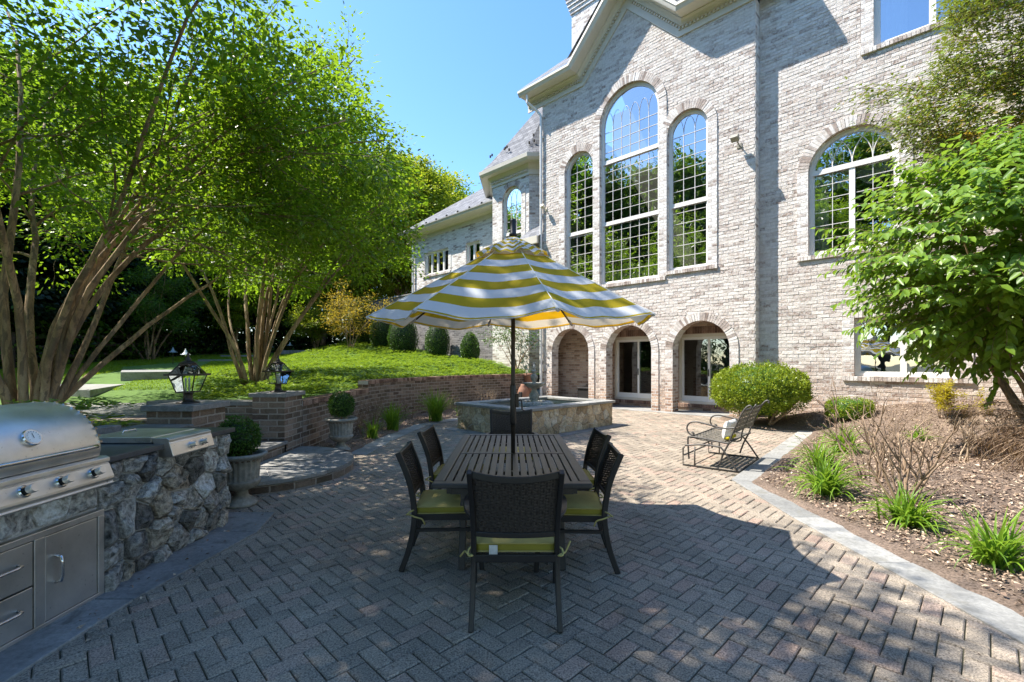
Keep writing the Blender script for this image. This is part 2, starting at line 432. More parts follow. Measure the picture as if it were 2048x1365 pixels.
LM['myrtle'] = leafmat('crape myrtle leaf', (.02, .06, .008), (.17, .28, .02), .5, .4, (.42, .66, .02))
LM['maple'] = leafmat('yellow green leaf', (.08, .14, .012), (.24, .31, .018), .5, .5, (.55, .62, .03), extra=(.36, .25, .02))
LM['gold'] = leafmat('golden maple leaf', (.12, .15, .02), (.3, .29, .03), .5, .5, (.8, .5, .04))
LM['woods'] = leafmat('woodland leaf', (.02, .055, .01), (.1, .19, .02), .42, .5, (.24, .42, .02))
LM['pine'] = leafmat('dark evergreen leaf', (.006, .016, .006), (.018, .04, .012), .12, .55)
LM['box'] = leafmat('boxwood leaf', (.022, .065, .012), (.075, .16, .02), .2, .4)
LM['boxlight'] = leafmat('bright boxwood leaf', (.08, .15, .012), (.28, .34, .025), .3, .4, (.5, .6, .03))
LM['pachy'] = leafmat('pachysandra leaf', (.04, .11, .010), (.25, .34, .02), .35, .38, (.42, .6, .03))
LM['viburnum'] = leafmat('broad bright leaf', (.07, .15, .02), (.19, .31, .035), .4, .36, (.42, .62, .04))
LM['holly'] = leafmat('holly leaf', (.06, .12, .018), (.2, .27, .04), .2, .3, spec=.5, extra=(.36, .22, .04))
LM['lily'] = leafmat('daylily blade', (.07, .16, .015), (.2, .34, .03), .4, .4, (.45, .65, .05))
LM['yellow'] = leafmat('yellow shrub leaf', (.2, .19, .01), (.4, .35, .03), .4, .5)
LM['thread'] = leafmat('threadleaf blade', (.055, .03, .025), (.16, .1, .05), .3, .6)

# ------------------------------------------------------------------ sky, sun, camera
SUN_EL, SUN_TO = R(56), Vector((.987, -.16, 0)).normalized()
w = bpy.data.worlds.new('World'); sc.world = w; w.use_nodes = True
nt = w.node_tree; nt.nodes.clear()
wo = nt.nodes.new('ShaderNodeOutputWorld'); bg = nt.nodes.new('ShaderNodeBackground')
sky = nt.nodes.new('ShaderNodeTexSky'); sky.sky_type = 'NISHITA'; sky.sun_disc = False
sky.sun_elevation = SUN_EL
sx, sy = -SUN_TO.x, -SUN_TO.y
sky.sun_rotation = math.atan2(sx, sy)
sky.air_density = 1.0; sky.dust_density = .35; sky.ozone_density = 2.2
hs = nt.nodes.new('ShaderNodeHueSaturation'); hs.inputs['Saturation'].default_value = 1.2; hs.inputs['Hue'].default_value = .501
L(nt, sky.outputs[0], hs.inputs['Color'])
bg.inputs[1].default_value = .135
L(nt, hs.outputs[0], bg.inputs[0]); L(nt, bg.outputs[0], wo.inputs[0])
sd = bpy.data.lights.new('sun', 'SUN'); sd.energy = 4.2; sd.angle = R(.53); sd.color = (1, .945, .86)
so = bpy.data.objects.new('sun', sd); COL.objects.link(so)
ld = Vector((SUN_TO.x * math.cos(SUN_EL), SUN_TO.y * math.cos(SUN_EL), -math.sin(SUN_EL)))
so.rotation_euler = ld.to_track_quat('-Z', 'Y').to_euler(); so.location = (-20, 3, 30)
cam = bpy.data.cameras.new('camera'); co_ = bpy.data.objects.new('camera', cam); COL.objects.link(co_)
cam.sensor_width = 36; cam.lens = 930 / 2048 * 36; cam.shift_y = 42.5 / 2048
cam.clip_start = .05; cam.clip_end = 1500
co_.location = (0, 0, 1.54); co_.rotation_euler = (PI / 2, 0, 0)
sc.camera = co_
sc.view_settings.view_transform = 'Standard'; sc.view_settings.look = 'None'
sc.view_settings.exposure = 1.48; sc.view_settings.gamma = 1
sc.cycles.max_bounces = 10; sc.cycles.transparent_max_bounces = 16; sc.cycles.diffuse_bounces = 4
sc.cycles.caustics_reflective = False; sc.cycles.caustics_refractive = False

# ================================================================== HOUSE (local x along the wall, y into the house)
HP = Vector((1.182, 18.023, 0)); HA = math.atan2(-.69992, .71422)
HU = Vector((.71422, -.69992, 0)); HN = Vector((.69992, .71422, 0))     # along, inward
def hw(s, y, z=0): return HP + HU * s + HN * y + Vector((0, 0, z))
house = tag(empty('brick_house', HP, HA), 'large whitewashed brick house with arched windows and a gable', 'house')

def arch_outline(s0, s1, z0, spring, r=None, n=24):
    """counter-clockwise outline of an arched opening"""
    c = (s0 + s1) / 2; h = (s1 - s0) / 2
    pts = [(s0, z0), (s1, z0)]
    if r is None: return pts + [(s1, spring), (s0, spring)]
    for k in range(n + 1):
        a = PI * k / n
        pts.append((c + h * math.cos(a), spring + r * math.sin(a)))
    return pts
def inset_outline(pts, d):
    n = len(pts); out = []
    for i in range(n):
        p0, p1, p2 = Vector(pts[i - 1]), Vector(pts[i]), Vector(pts[(i + 1) % n])
        e1 = (p1 - p0); e2 = (p2 - p1)
        if e1.length < 1e-6: e1 = e2
        if e2.length < 1e-6: e2 = e1
        n1 = Vector((-e1.y, e1.x)).normalized(); n2 = Vector((-e2.y, e2.x)).normalized()
        m = n1 + n2; m = m / max(.25, m.dot(n1))
        out.append((p1.x + m.x * d, p1.y + m.y * d))
    return out
def wall_mesh(name, outline, holes, y0, depths, mat, parent, flip=False):
    """flat wall with openings and brick reveals"""
    bm = bmesh.new(); edges = []
    for loop in [outline] + holes:
        vs = [bm.verts.new((p[0], y0, p[1])) for p in loop]
        edges += [bm.edges.new((vs[i], vs[(i + 1) % len(vs)])) for i in range(len(vs))]
    bmesh.ops.triangle_fill(bm, use_beauty=True, use_dissolve=False, edges=edges)
    for f in bm.faces:
        f.normal_update()
        if f.normal.y > 0: f.normal_flip()
    for loop, d in zip(holes, depths):
        n = len(loop)
        a = [bm.verts.new((p[0], y0, p[1])) for p in loop]; b = [bm.verts.new((p[0], y0 + d, p[1])) for p in loop]
        for i in range(n):
            j = (i + 1) % n; bm.faces.new((a[i], b[i], b[j], a[j]))
    me = bpy.data.meshes.new(name); bm.to_mesh(me); bm.free(); me.update()
    uvbox(me)
    return finish(name, me, mat, parent)
def ring(mb, outer, inner, y0, y1):
    n = len(outer); b = len(mb.v)
    for lp, y in ((outer, y0), (inner, y0), (inner, y1), (outer, y1)):
        mb.v += [(p[0], y, p[1]) for p in lp]
    for i in range(n):
        j = (i + 1) % n
        for k in range(4):
            k2 = (k + 1) % 4
            mb.f.append((b + k * n + i, b + k * n + j, b + k2 * n + j, b + k2 * n + i))
def laybricks(wall, xa, xb, za, zb, y, voids, seed, rh=.0925, bw=.272):
    """adds bricks that stand a few millimetres proud of the mortar to the wall's own mesh; voids(z0, z1) -> blocked intervals"""
    r_ = random.Random(seed); me = wall.data; nf = len(me.polygons)
    V = []; F = []; row = 0; z = za
    while z < zb:
        blk = sorted(voids(z, z + rh)); free = []; a = xa
        for b0, b1 in blk:
            if b0 > a: free.append((a, min(b0, xb)))
            a = max(a, b1)
        if a < xb: free.append((a, xb))
        off = (row % 2) * bw / 2 + r_.uniform(-.012, .012)
        for f0, f1 in free:
            k = math.floor((f0 - xa - off) / bw); x = xa + off + k * bw
            while x < f1:
                x0, x1 = max(x, f0) + .0055, min(x + bw, f1) - .0055
                if x1 - x0 > .025:
                    p = r_.uniform(.004, .012); t0, t1, t2, t3 = [r_.uniform(-.003, .003) for _ in range(4)]
                    j = [r_.uniform(-.0035, .0035) for _ in range(8)]; b = len(V); z0, z1 = z + .006, z + rh - .006; e = .003
                    V += [(x0, y + .001, z0), (x1, y + .001, z0), (x1, y + .001, z1), (x0, y + .001, z1),
                          (x0 + e + j[0], y - p - t0, z0 + e + j[1]), (x1 - e + j[2], y - p - t1, z0 + e + j[3]), (x1 - e + j[4], y - p - t2, z1 - e + j[5]), (x0 + e + j[6], y - p - t3, z1 - e + j[7])]
                    F += [(b + 4, b + 5, b + 6, b + 7), (b, b + 1, b + 5, b + 4), (b + 1, b + 2, b + 6, b + 5), (b + 2, b + 3, b + 7, b + 6), (b + 3, b, b + 4, b + 7)]
                x += bw
        z += rh; row += 1
    m2 = bpy.data.meshes.new('bricks'); m2.from_pydata(V, [], F); m2.update()
    bm = bmesh.new(); bm.from_mesh(me); n0 = len(bm.faces); bm.from_mesh(m2); bm.faces.ensure_lookup_table()
    for f in bm.faces[n0:]: f.material_index = 1
    bm.to_mesh(me); bm.free(); bpy.data.meshes.remove(m2)
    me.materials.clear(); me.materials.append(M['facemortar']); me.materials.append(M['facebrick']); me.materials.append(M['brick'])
    for i, p in enumerate(me.polygons):
        p.material_index = 1 if i >= n0 else (0 if abs(p.normal.y) > .5 else 2)
def archvoid(z0, z1, s0, s1, zb, spring, r, wd, left=True, right=True):
    z = (z0 + z1) / 2
    if z1 < zb + .01: return []
    if z <= spring: return [(s0 - (wd if left else 0), s1 + (wd if right else 0))]
    c = (s0 + s1) / 2; q = (z - spring) / (r + wd)
    if q >= 1: return []
    h = (s1 - s0) / 2 + wd; d = h * math.sqrt(1 - q * q); return [(c - d, c + d)]
def boxvoid(z0, z1, s0, s1, za, zb): return [(s0, s1)] if z1 > za + .02 and z0 < zb - .02 else []
def fillpoly(mb, poly, y):
    b = len(mb.v); mb.v += [(p[0], y, p[1]) for p in poly]; mb.f.append(tuple(range(b, b + len(poly))))
def arch_top(c, h, spring, r, s):
    """height of the arch at s"""
    t = max(0, 1 - ((s - c) / h) ** 2); return spring + r * math.sqrt(t)

def window(parent, s0, s1, z0, spring, r, y, cols, rows, transoms=(), tracery=0, fw=.07, name='window', curtain=None, mw=.0125, mull=()):
    o_ = arch_outline(s0, s1, z0, spring, r); i_ = inset_outline(o_, fw); g_ = inset_outline(o_, fw + .035)
    mb = MB(); ring(mb, o_, i_, y, y + .09); ring(mb, i_, g_, y + .025, y + .08)
    c = (s0 + s1) / 2; h = (s1 - s0) / 2 - fw
    top = spring + (r or 0) - fw
    for t in transoms: mb.bx(s0 + fw, s1 - fw, y + .005, y + .085, t - .06, t + .06); mb.bx(s0 + fw, s1 - fw, y - .012, y + .002, t - .075, t - .045)
    for x, zt in mull: mb.bx(x - .06, x + .06, y + .008, y + .082, z0 + fw, zt)
    fr = mb.build(name, M['white'], parent)
    p = MB(); fillpoly(p, i_, y + .055); p.build('pane', M['glass'], fr)
    m = MB()
    def zt(s):
        return (spring - fw * .2 if r is None else arch_top(c, h, spring, r - fw, s)) if not (r is None) else spring - fw
    zb = z0 + fw
    for x in cols: m.bx(x - mw / 2, x + mw / 2, y + .036, y + .052, zb, (tracery and spring + tracery[1] or zt(x)))
    for z in rows:
        if r is None or z < spring: xa, xb = s0 + fw, s1 - fw
        else:
            q = h * math.sqrt(max(0, 1 - ((z - spring) / (r - fw)) ** 2)); xa, xb = c - q, c + q
        m.bx(xa, xb, y + .037, y + .051, z - mw / 2, z + mw / 2)
    if tracery:
        # interlaced gothic arcs springing from every vertical bar
        w_ = tracery[0]; zs = spring + tracery[1]
        xs = [s0 + fw] + list(cols) + [s1 - fw]
        for x in xs:
            for d in (-1, 1):
                pts = []
                for k in range(13):
                    a = k / 12 * R(90)
                    px = x + d * .5 * w_ * (1 - math.cos(a)); pz = zs + w_ * 1.5 * math.sin(a)
                    if abs(px - c) < h and pz < arch_top(c, h, spring, r - fw, px): pts.append((px, y + .044, pz))
                if len(pts) > 2: m.tube(pts, mw / 2, 4)
    if len(m.f): m.build('muntin', M['white'], fr)
    return fr

def surround(parent, s0, s1, z0, spring, r, y, wd=.26, proud=.02, legs=(1, 1)):
    c = (s0 + s1) / 2; h = (s1 - s0) / 2
    a = MB()
    n = int(PI * (h + wd * .5) / .078)
    for k in range(n):
        a0 = PI * k / n + .006 / h; a1 = PI * (k + 1) / n - .006 / h
        P = []
        for rr, an in ((0, a0), (0, a1), (wd, a1), (wd, a0)):
            P.append((c + (h + rr) * math.cos(an), spring + (r + rr) * math.sin(an)))
        j = random.uniform(-.006, .006)
        b = len(a.v)
        a.v += [(p[0], y - proud - j, p[1]) for p in P] + [(p[0], y + .01, p[1]) for p in P]
        a.f += [tuple(b + q for q in f) for f in ((0, 1, 2, 3), (0, 4, 5, 1), (1, 5, 6, 2), (2, 6, 7, 3), (3, 7, 4, 0))]
    ar = a.build('arch_surround', M['wedge'], parent)
    mo = MB(); pa = arch_outline(s0 - wd, s1 + wd, spring, spring, r + wd)[2:]; pb = arch_outline(s0, s1, spring, spring, r)[2:]
    b = len(mo.v); n = len(pa)
    mo.v += [(p[0], y - proud + .009, p[1]) for p in pa] + [(p[0], y - proud + .009, p[1]) for p in pb]
    mo.f += [(b + i, b + i + 1, b + n + i + 1, b + n + i) for i in range(n - 1)]
    mo.build('mortar_bed', M['mortar'], ar)
    if legs[0]: MB().bx(s0 - wd, s0, y - proud, y + .01, z0, spring).build('brick_strip', M['brick'], parent, uv=True)
    if legs[1]: MB().bx(s1, s1 + wd, y - proud, y + .01, z0, spring).build('brick_strip', M['brick'], parent, uv=True)
def sill(parent, s0, s1, z, y, proud=.06, h=.11):
    a = MB(); n = int((s1 - s0) / .078)
    for k in range(n):
        x0 = s0 + (s1 - s0) * k / n + .005; x1 = s0 + (s1 - s0) * (k + 1) / n - .005
        a.bx(x0, x1, y - proud - random.uniform(0, .006), y + .07, z - h, z - random.uniform(0, .006))
    s = a.build('sill', M['wedge'], parent)
    MB().bx(s0 + .004, s1 - .004, y - proud + .012, y + .07, z - h + .006, z - .01).build('mortar_bed', M['mortar'], s)

# --- main block
A1, A2, A3 = (.49, 2.17), (2.90, 4.58), (5.29, 6.97)
BIG, RW, LW = (2.63, 4.83), (5.11, 6.36), (1.10, 2.35)
outl = [(0, -.3), (7.64, -.3), (7.64, 11.5), (5.46, 11.5), (3.71, 13.3), (1.96, 11.5), (0, 11.5)]
holes = [arch_outline(*a, -.02, 1.93, .84) for a in (A1, A2, A3)]
holes = [[(p[0], max(p[1], -.02)) for p in h] for h in holes]
holes += [arch_outline(*BIG, 4.22, 9.68, 1.10), arch_outline(*RW, 4.36, 8.53, .62), arch_outline(*LW, 4.36, 8.53, .62)]
wl = wall_mesh('wall', outl, holes, 0, [.36, .36, .36, .16, .16, .16], M['brick'], house)
def mainvoid(z0, z1):
    o = []
    for a in (A1, A2, A3): o += archvoid(z0, z1, *a, 0, 1.93, .84, .24)
    o += archvoid(z0, z1, *BIG, 4.22, 9.68, 1.10, .265) + archvoid(z0, z1, *RW, 4.36, 8.53, .62, .265) + archvoid(z0, z1, *LW, 4.36, 8.53, .62, .265)
    o += boxvoid(z0, z1, 2.36, 5.06, 4.11, 4.22) + boxvoid(z0, z1, 5.07, 6.64, 4.25, 4.36) + boxvoid(z0, z1, .83, 2.35, 4.25, 4.36)
    zm = (z0 + z1) / 2
    if zm > 11.44: o += [(-1, 1.96 + (zm - 11.44) / 1.8 * 1.75), (5.46 - (zm - 11.44) / 1.8 * 1.75, 9)]
    return o
laybricks(wl, 0, 7.64, 0.0, 13.2, 0, mainvoid, 1)
for a in (A1, A2, A3): surround(house, *a, 0, 1.93, .84, 0, .24, .034)
surround(house, *BIG, 4.22, 9.68, 1.10, 0, .265, .036, (1, 1))
surround(house, *RW, 4.36, 8.53, .62, 0, .265, .032, (0, 1))
surround(house, *LW, 4.36, 8.53, .62, 0, .265, .032, (1, 0))
sill(house, 2.36, 5.06, 4.22, 0); sill(house, 5.07, 6.64, 4.36, 0); sill(house, .83, 2.35, 4.36, 0)
bc = [BIG[0] + .1 + (2.0) * k / 6 for k in range(1, 6)]
br = [4.22 + .1 + k * .345 for k in range(1, 16) if abs(4.32 + k * .345 - 6.33) > .12 and abs(4.32 + k * .345 - 8.45) > .12]
window(house, *BIG, 4.22, 9.68, 1.10, .10, bc, br, (6.33, 8.45), (.333, -.02))
rc = [RW[0] + .1 + 1.05 * k / 3 for k in (1, 2)]; lc = [LW[0] + .1 + 1.05 * k / 3 for k in (1, 2)]
rr_ = [4.46 + k * .335 for k in range(1, 13) if abs(4.46 + k * .335 - 6.38) > .12]
window(house, *RW, 4.36, 8.53, .62, .10, rc, rr_, (6.38,), (.35, -.04))
window(house, *LW, 4.36, 8.53, .62, .10, lc, rr_, (6.26,), (.35, -.04))
# return wall and set-back right wall
Y2 = .34
MB().add([(7.64, 0, -.3), (7.64, Y2, -.3), (7.64, Y2, 11.5), (7.64, 0, 11.5)], [(0, 1, 2, 3)]).build('return_wall', M['brick'], house, uv=True, fixn=False)
RA = (8.81, 10.63); LOWW = (9.78, 11.62); UPW = (10.16, 12.25)
outl = [(7.64, -.3), (17, -.3), (17, 13.5), (7.64, 13.5)]
holes = [arch_outline(*RA, 4.30, 6.42, .93), arch_outline(*LOWW, 1.20, 2.62), arch_outline(*UPW, 9.10, 11.2)]
wl = wall_mesh('wall', outl, holes, Y2, [.16, .16, .16], M['brick'], house)
def rightvoid(z0, z1):
    return archvoid(z0, z1, *RA, 4.30, 6.42, .93, .25) + boxvoid(z0, z1, RA[0] - .25, RA[1] + .25, 4.19, 4.31) + boxvoid(z0, z1, LOWW[0] - .24, LOWW[1] + .24, 1.09, 2.63) + boxvoid(z0, z1, LOWW[0] - .16, LOWW[1] + .16, 2.6, 2.84) \
        + boxvoid(z0, z1, UPW[0] - .25, UPW[1] + .25, 8.99, 11.2) + boxvoid(z0, z1, UPW[0] - .16, UPW[1] + .16, 11.2, 11.44)
laybricks(wl, 7.645, 17, -.1, 13.4, Y2, rightvoid, 2)
surround(house, *RA, 4.30, 6.42, .93, Y2, .25, .034)
sill(house, RA[0] - .25, RA[1] + .25, 4.30, Y2); sill(house, LOWW[0] - .24, LOWW[1] + .24, 1.20, Y2); sill(house, UPW[0] - .25, UPW[1] + .25, 9.10, Y2)
for (s0, s1, z0, z1) in ((*LOWW, 1.20, 2.62), (*UPW, 9.10, 11.2)):
    for xa, xb in ((s0 - .24, s0), (s1, s1 + .24)): MB().bx(xa, xb, Y2 - .034, Y2 + .01, z0, z1 + .01).build('brick_strip', M['brick'], house, uv=True)
    ly = MB(); n = int((s1 - s0 + .3) / .078)
    for k in range(n):
        x0 = s0 - .15 + (s1 - s0 + .3) * k / n
        ly.bx(x0 + .004, x0 + (s1 - s0 + .3) / n - .004, Y2 - .036 - random.uniform(0, .005), Y2 + .01, z1 + .012, z1 + .22)
    ly.build('lintel', M['wedge'], house)
cR = sum(RA) / 2
window(house, *RA, 4.30, 6.42, .93, Y2 + .10, [RA[0] + .09 + .41, RA[1] - .09 - .41], [4.37 + k * .345 for k in range(1, 6)], (6.45,), None, .075, mull=((cR, 6.45),))
tr = MB()   # interlaced arcs of the fanlight
for x in (RA[0] + .12, RA[0] + .5, cR, RA[1] - .5, RA[1] - .12):
    for d in (-1, 1):
        pts = []
        for k in range(15):
            a = k / 14 * R(86); px = x + d * (.62 - .62 * math.cos(a)); pz = 6.5 + .8 * math.sin(a)
            if abs(px - cR) < .83 and pz < arch_top(cR, .84, 6.42, .855, px): pts.append((px, Y2 + .144, pz))
        if len(pts) > 2: tr.tube(pts, .011, 4)
tr.build('fanlight_tracery', M['white'], house)
window(house, *LOWW, 1.20, 2.62, None, Y2 + .09, [], [], (), None, .08, mull=((sum(LOWW) / 2, 2.54),))
window(house, *UPW, 9.10, 11.2, None, Y2 + .09, [], [], (), None, .08, mull=((sum(UPW) / 2, 11.12),))
# curtains behind the right windows
def drape(s0, s1, z0, z1, y, amp=.03, n=40, taper=0):
    m = MB(); rows = 6
    for j in range(rows + 1):
        t = j / rows
        for i in range(n + 1):
            q = i / n
            m.v.append((s0 + (s1 - s0) * (q * (1 - taper * (1 - t))), y + amp * math.sin(q * n * .9) + .01 * math.sin(q * 9), z0 + (z1 - z0) * t))
    for j in range(rows):
        for i in range(n):
            b = j * (n + 1) + i; m.f.append((b, b + 1, b + n + 2, b + n + 1))
    return m
drape(8.9, 9.2, 4.3, 6.4, Y2 + .3, .025, 22).build('curtain', M['curtain'], house, smooth=True, fixn=False)
drape(10.45, 10.62, 4.3, 6.4, Y2 + .3, .025, 16).build('curtain', M['curtain'], house, smooth=True, fixn=False)
def swag(s0, s1, z, drop, y):
    m = MB(); n = 22; rows = 22
    for j in range(rows + 1):
        t = j / rows
        for i in range(n + 1):
            q = i / n; cat = 4 * q * (1 - q)
            m.v.append((s0 + (s1 - s0) * q, y + .022 * math.sin(t * 24 + q * 2) * cat + .05 * cat * t, z - drop * t * (.25 + .75 * cat)))
    for j in range(rows):
        for i in range(n):
            b = j * (n + 1) + i; m.f.append((b, b + 1, b + n + 2, b + n + 1))
    return m
swag(9.0, 9.7, 6.4, .45, Y2 + .22).build('valance', M['curtain'], house, smooth=True, fixn=False)
swag(9.75, 10.5, 6.4, .5, Y2 + .22).build('valance', M['curtain'], house, smooth=True, fixn=False)
drape(10.2, 10.75, 9.0, 11.2, Y2 + .35, .03, 30).build('curtain', M['curtain'], house, smooth=True, fixn=False)
# furniture backs showing low in the great-room windows
sofa = MB()
for k in range(4): sofa.tube([(3.0 + k * .42, .62, 4.52), (3.38 + k * .42, .62, 4.52)], .13, 12)
sofa.build('window_seat', M['curtain'], house, smooth=True)
# rooms: back walls and floors so that the panes look into a space
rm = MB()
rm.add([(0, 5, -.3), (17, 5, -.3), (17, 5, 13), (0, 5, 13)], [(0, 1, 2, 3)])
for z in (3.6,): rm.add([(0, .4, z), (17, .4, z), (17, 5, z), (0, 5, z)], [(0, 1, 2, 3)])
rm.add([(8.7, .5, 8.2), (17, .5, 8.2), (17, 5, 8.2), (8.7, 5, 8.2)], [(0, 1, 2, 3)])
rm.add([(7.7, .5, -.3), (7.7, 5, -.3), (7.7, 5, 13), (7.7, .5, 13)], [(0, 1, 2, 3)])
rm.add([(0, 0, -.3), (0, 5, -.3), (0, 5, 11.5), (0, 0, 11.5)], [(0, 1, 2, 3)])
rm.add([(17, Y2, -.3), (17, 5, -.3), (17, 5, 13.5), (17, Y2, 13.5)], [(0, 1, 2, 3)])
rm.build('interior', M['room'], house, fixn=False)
# porch behind the arches
PY = .95
outl = [(0, -.3), (7.64, -.3), (7.64, 3.2), (0, 3.2)]
D2, D3 = (2.62, 4.5), (5.04, 6.95)
holes = [arch_outline(*d, .22, 2.44) for d in (D2, D3)]
wall_mesh('porch_wall', outl, holes, PY, [.12, .12], M['brickin'], house)
pc = MB(); pc.bx(.0, 7.62, .362, PY - .002, 2.98, 3.08); pc.build('porch_ceiling', M['trim'], house)
pf = MB(); pf.bx(.0, 7.62, -.05, PY - .002, -.2, -.006); pf.build('porch_floor', M['flag'], house)
pb = MB()
for d in (D2, D3):
    n = int((d[1] - d[0] + .2) / .078)
    pb = MB(); pb2 = MB()
    for k in range(n):
        x0 = d[0] - .1 + (d[1] - d[0] + .2) * k / n
        pb.bx(x0 + .004, x0 + .072, PY - .012, PY + .02, 2.452, 2.67)
        pb2.bx(x0 + .004, x0 + .072, PY - .05, PY + .02, .10, .208)
    pb.build('soldier_course', M['wedgebrown'], house); pb2.build('door_step', M['wedgebrown'], house)
pw = MB(); pw.bx(2.24, 2.56, .362, PY - .002, -.1, 2.975); pw.build('porch_pier', M['brickin'], house, uv=True)
for d in (D2, D3):
    c = (d[0] + d[1]) / 2 + .02; f = MB(); y = PY + .01
    f.bx(d[0], d[1], y, y + .1, 2.34, 2.438); f.bx(d[0], d[1], y, y + .1, .22, .30)
    f.bx(d[0], d[0] + .07, y, y + .1, .30, 2.34); f.bx(d[1] - .07, d[1], y, y + .1, .30, 2.34)
    dr = f.build('sliding_door', M['trim'], house, bevel=.004)
    for x0, x1, yy in ((d[0] + .07, c + .05, y + .055), (c - .05, d[1] - .07, y + .012)):
        q = MB(); q.bx(x0, x1, yy, yy + .035, 2.26, 2.34); q.bx(x0, x1, yy, yy + .035, .30, .46)
        q.bx(x0, x0 + .075, yy, yy + .035, .46, 2.26); q.bx(x1 - .075, x1, yy, yy + .035, .46, 2.26)
        q.build('sash', M['white'], dr, bevel=.003)
        q = MB(); q.bx(x0 + .07, x1 - .07, yy + .014, yy + .02, .455, 2.265); q.build('pane', M['glassdoor'], dr)
    MB().bx(c - .03, c - .005, y - .012, y + .012, 1.1, 1.32).build('handle', M['gap'], dr)
# --- cornice: profile swept along eave, rake, peak and eave again
CP = [(-.72, 11.44), (1.96, 11.44), (3.71, 13.24), (5.46, 11.44), (8.25, 11.44)]
def cornice(prof, name, mat, path=CP, y0=0.0, ends=True):
    P = [Vector(p) for p in path]; mb = MB(); n = len(prof)
    for i, p in enumerate(P):
        if i == 0: d = (P[1] - P[0]).normalized(); m = Vector((-d.y, d.x))
        elif i == len(P) - 1: d = (P[-1] - P[-2]).normalized(); m = Vector((-d.y, d.x))
        else:
            d1 = (p - P[i - 1]).normalized(); d2 = (P[i + 1] - p).normalized()
            n1 = Vector((-d1.y, d1.x)); n2 = Vector((-d2.y, d2.x)); m = (n1 + n2); m = m / m.dot(n1)
        for o, h in prof: mb.v.append((p.x + m.x * h, y0 - o, p.y + m.y * h))
    for i in range(len(P) - 1):
        for k in range(n):
            k2 = (k + 1) % n
            mb.f.append((i * n + k, i * n + k2, (i + 1) * n + k2, (i + 1) * n + k))
    if ends: mb.f += [tuple(range(n)), tuple(range((len(P) - 1) * n, len(P) * n))]
    return mb.build(name, mat, house)
FR = [(0, 0), (.05, 0), (.05, .035), (.035, .035), (.035, .26), (.1, .27), (.1, .30), (.14, .36), (.2, .4), (.2, .43), (.5, .43), (.5, .62), (0, .62)]
cornice(FR, 'cornice', M['trim'])
cornice([(.503, .41), (.58, .41), (.6, .44), (.63, .5), (.66, .52), (.66, .6), (.62, .625), (.503, .625)], 'gutter', M['trim'])
de = MB()
for a, b in zip(CP[:-1], CP[1:]):
    a = Vector(a); b = Vector(b); d = (b - a); n = int(d.length / .115); d.normalize(); m = Vector((-d.y, d.x))
    for k in range(n):
        p = a + d * (.06 + k * .115) + m * .225
        de.box((p.x, -.062, p.y), (.06, .05, .07), Matrix.Rotation(-math.atan2(d.y, d.x), 3, 'Y'))
de.build('dentil', M['trim'], house)
# roofs of the main block
sl = 1.0
ez = 12.06
rf = MB()
def roofquad(mb, P): mb.add(P, [tuple(range(len(P)))])
roofquad(rf, [(-.75, -.66, ez), (1.75, -.66, ez), (1.75, .3, ez + .96), (1.75, 5, ez + 5.0), (-.75, 5, ez + 5.0)])
roofquad(rf, [(5.67, -.66, ez), (8.25, -.66, ez), (8.25, 5, ez + 5.0), (5.67, 5, ez + 5.0), (5.67, .3, ez + .96)])
roofquad(rf, [(1.75, .3, ez + .96), (5.67, .3, ez + .96), (5.67, 5, ez + 5.0), (1.75, 5, ez + 5.0)])
roofquad(rf, [(-.75, 5, ez + 5.0), (8.25, 5, ez + 5.0), (8.25, 10, ez), (-.75, 10, ez)])
rf.build('roof', M['slate'], house, uv=True)
g = MB(); kz = 13.24 + .625 * 1.435
roofquad(g, [(1.70, -.68, 11.44 + .63 * 1.2), (3.71, -.68, kz + .02), (3.71, 1.5, kz + .02)])
roofquad(g, [(5.72, -.68, 11.44 + .63 * 1.2), (3.71, -.68, kz + .02), (3.71, 1.5, kz + .02)])
g.build('gable_roof', M['slate'], house, uv=True)
roofquad(rf2 := MB(), [(8.0, Y2 - .02, 13.5), (17.5, Y2 - .02, 13.5), (17.5, 6, 18), (8.0, 6, 18)])
rf2.build('roof', M['slate'], house, uv=True)
# chimney
ch = MB(); cx0, cx1, cy0, cy1 = CHX = (.35, 2.35, 1.4, 2.6)
ch.bx(cx0, cx1, cy0, cy1, 12.2, 15.55)
for k, (e, z) in enumerate(((.05, 15.55), (.09, 15.7), (.13, 15.85), (.17, 16.0), (.2, 16.15), (.2, 16.3))):
    ch.bx(cx0 - e, cx1 + e, cy0 - e, cy1 + e, z + .002, z + .15)
ch.build('chimney', M['brick'], house, uv=True)
# downspout and lights on the wall
ds = MB()
ds.tube([(-.35, -.5, 11.83), (-.35, -.5, 11.55), (-.12, -.16, 11.25), (.0, -.09, 11.05), (.0, -.09, 6.0), (.0, -.09, .05)], .052, 8)
for z in (10.2, 7.2, 4.3, 1.6): ds.bx(-.08, .08, -.07, .012, z, z + .05)
ds.build('downspout', M['white'], house, smooth=False)
fl = MB(); fl.bx(7.16, 7.30, -.03, .002, 7.5, 7.64); fl.tube([(7.23, -.03, 7.57), (7.23, -.14, 7.62), (7.22, -.22, 7.66)], .018, 8)
fl.box((7.2, -.28, 7.7), (.2, .16, .13), Matrix.Rotation(R(-35), 3, 'X')); fl.build('floodlight', M['concrete'], house, bevel=.01)
fl = MB(); fl.bx(.14, .26, -.03, .002, 7.36, 7.48); fl.tube([(.2, -.03, 7.42), (.2, -.16, 7.46)], .02, 8); fl.box((.2, -.22, 7.48), (.15, .14, .1), Matrix.Rotation(R(-30), 3, 'X'))
fl.build('floodlight', M['trim'], house, bevel=.01)

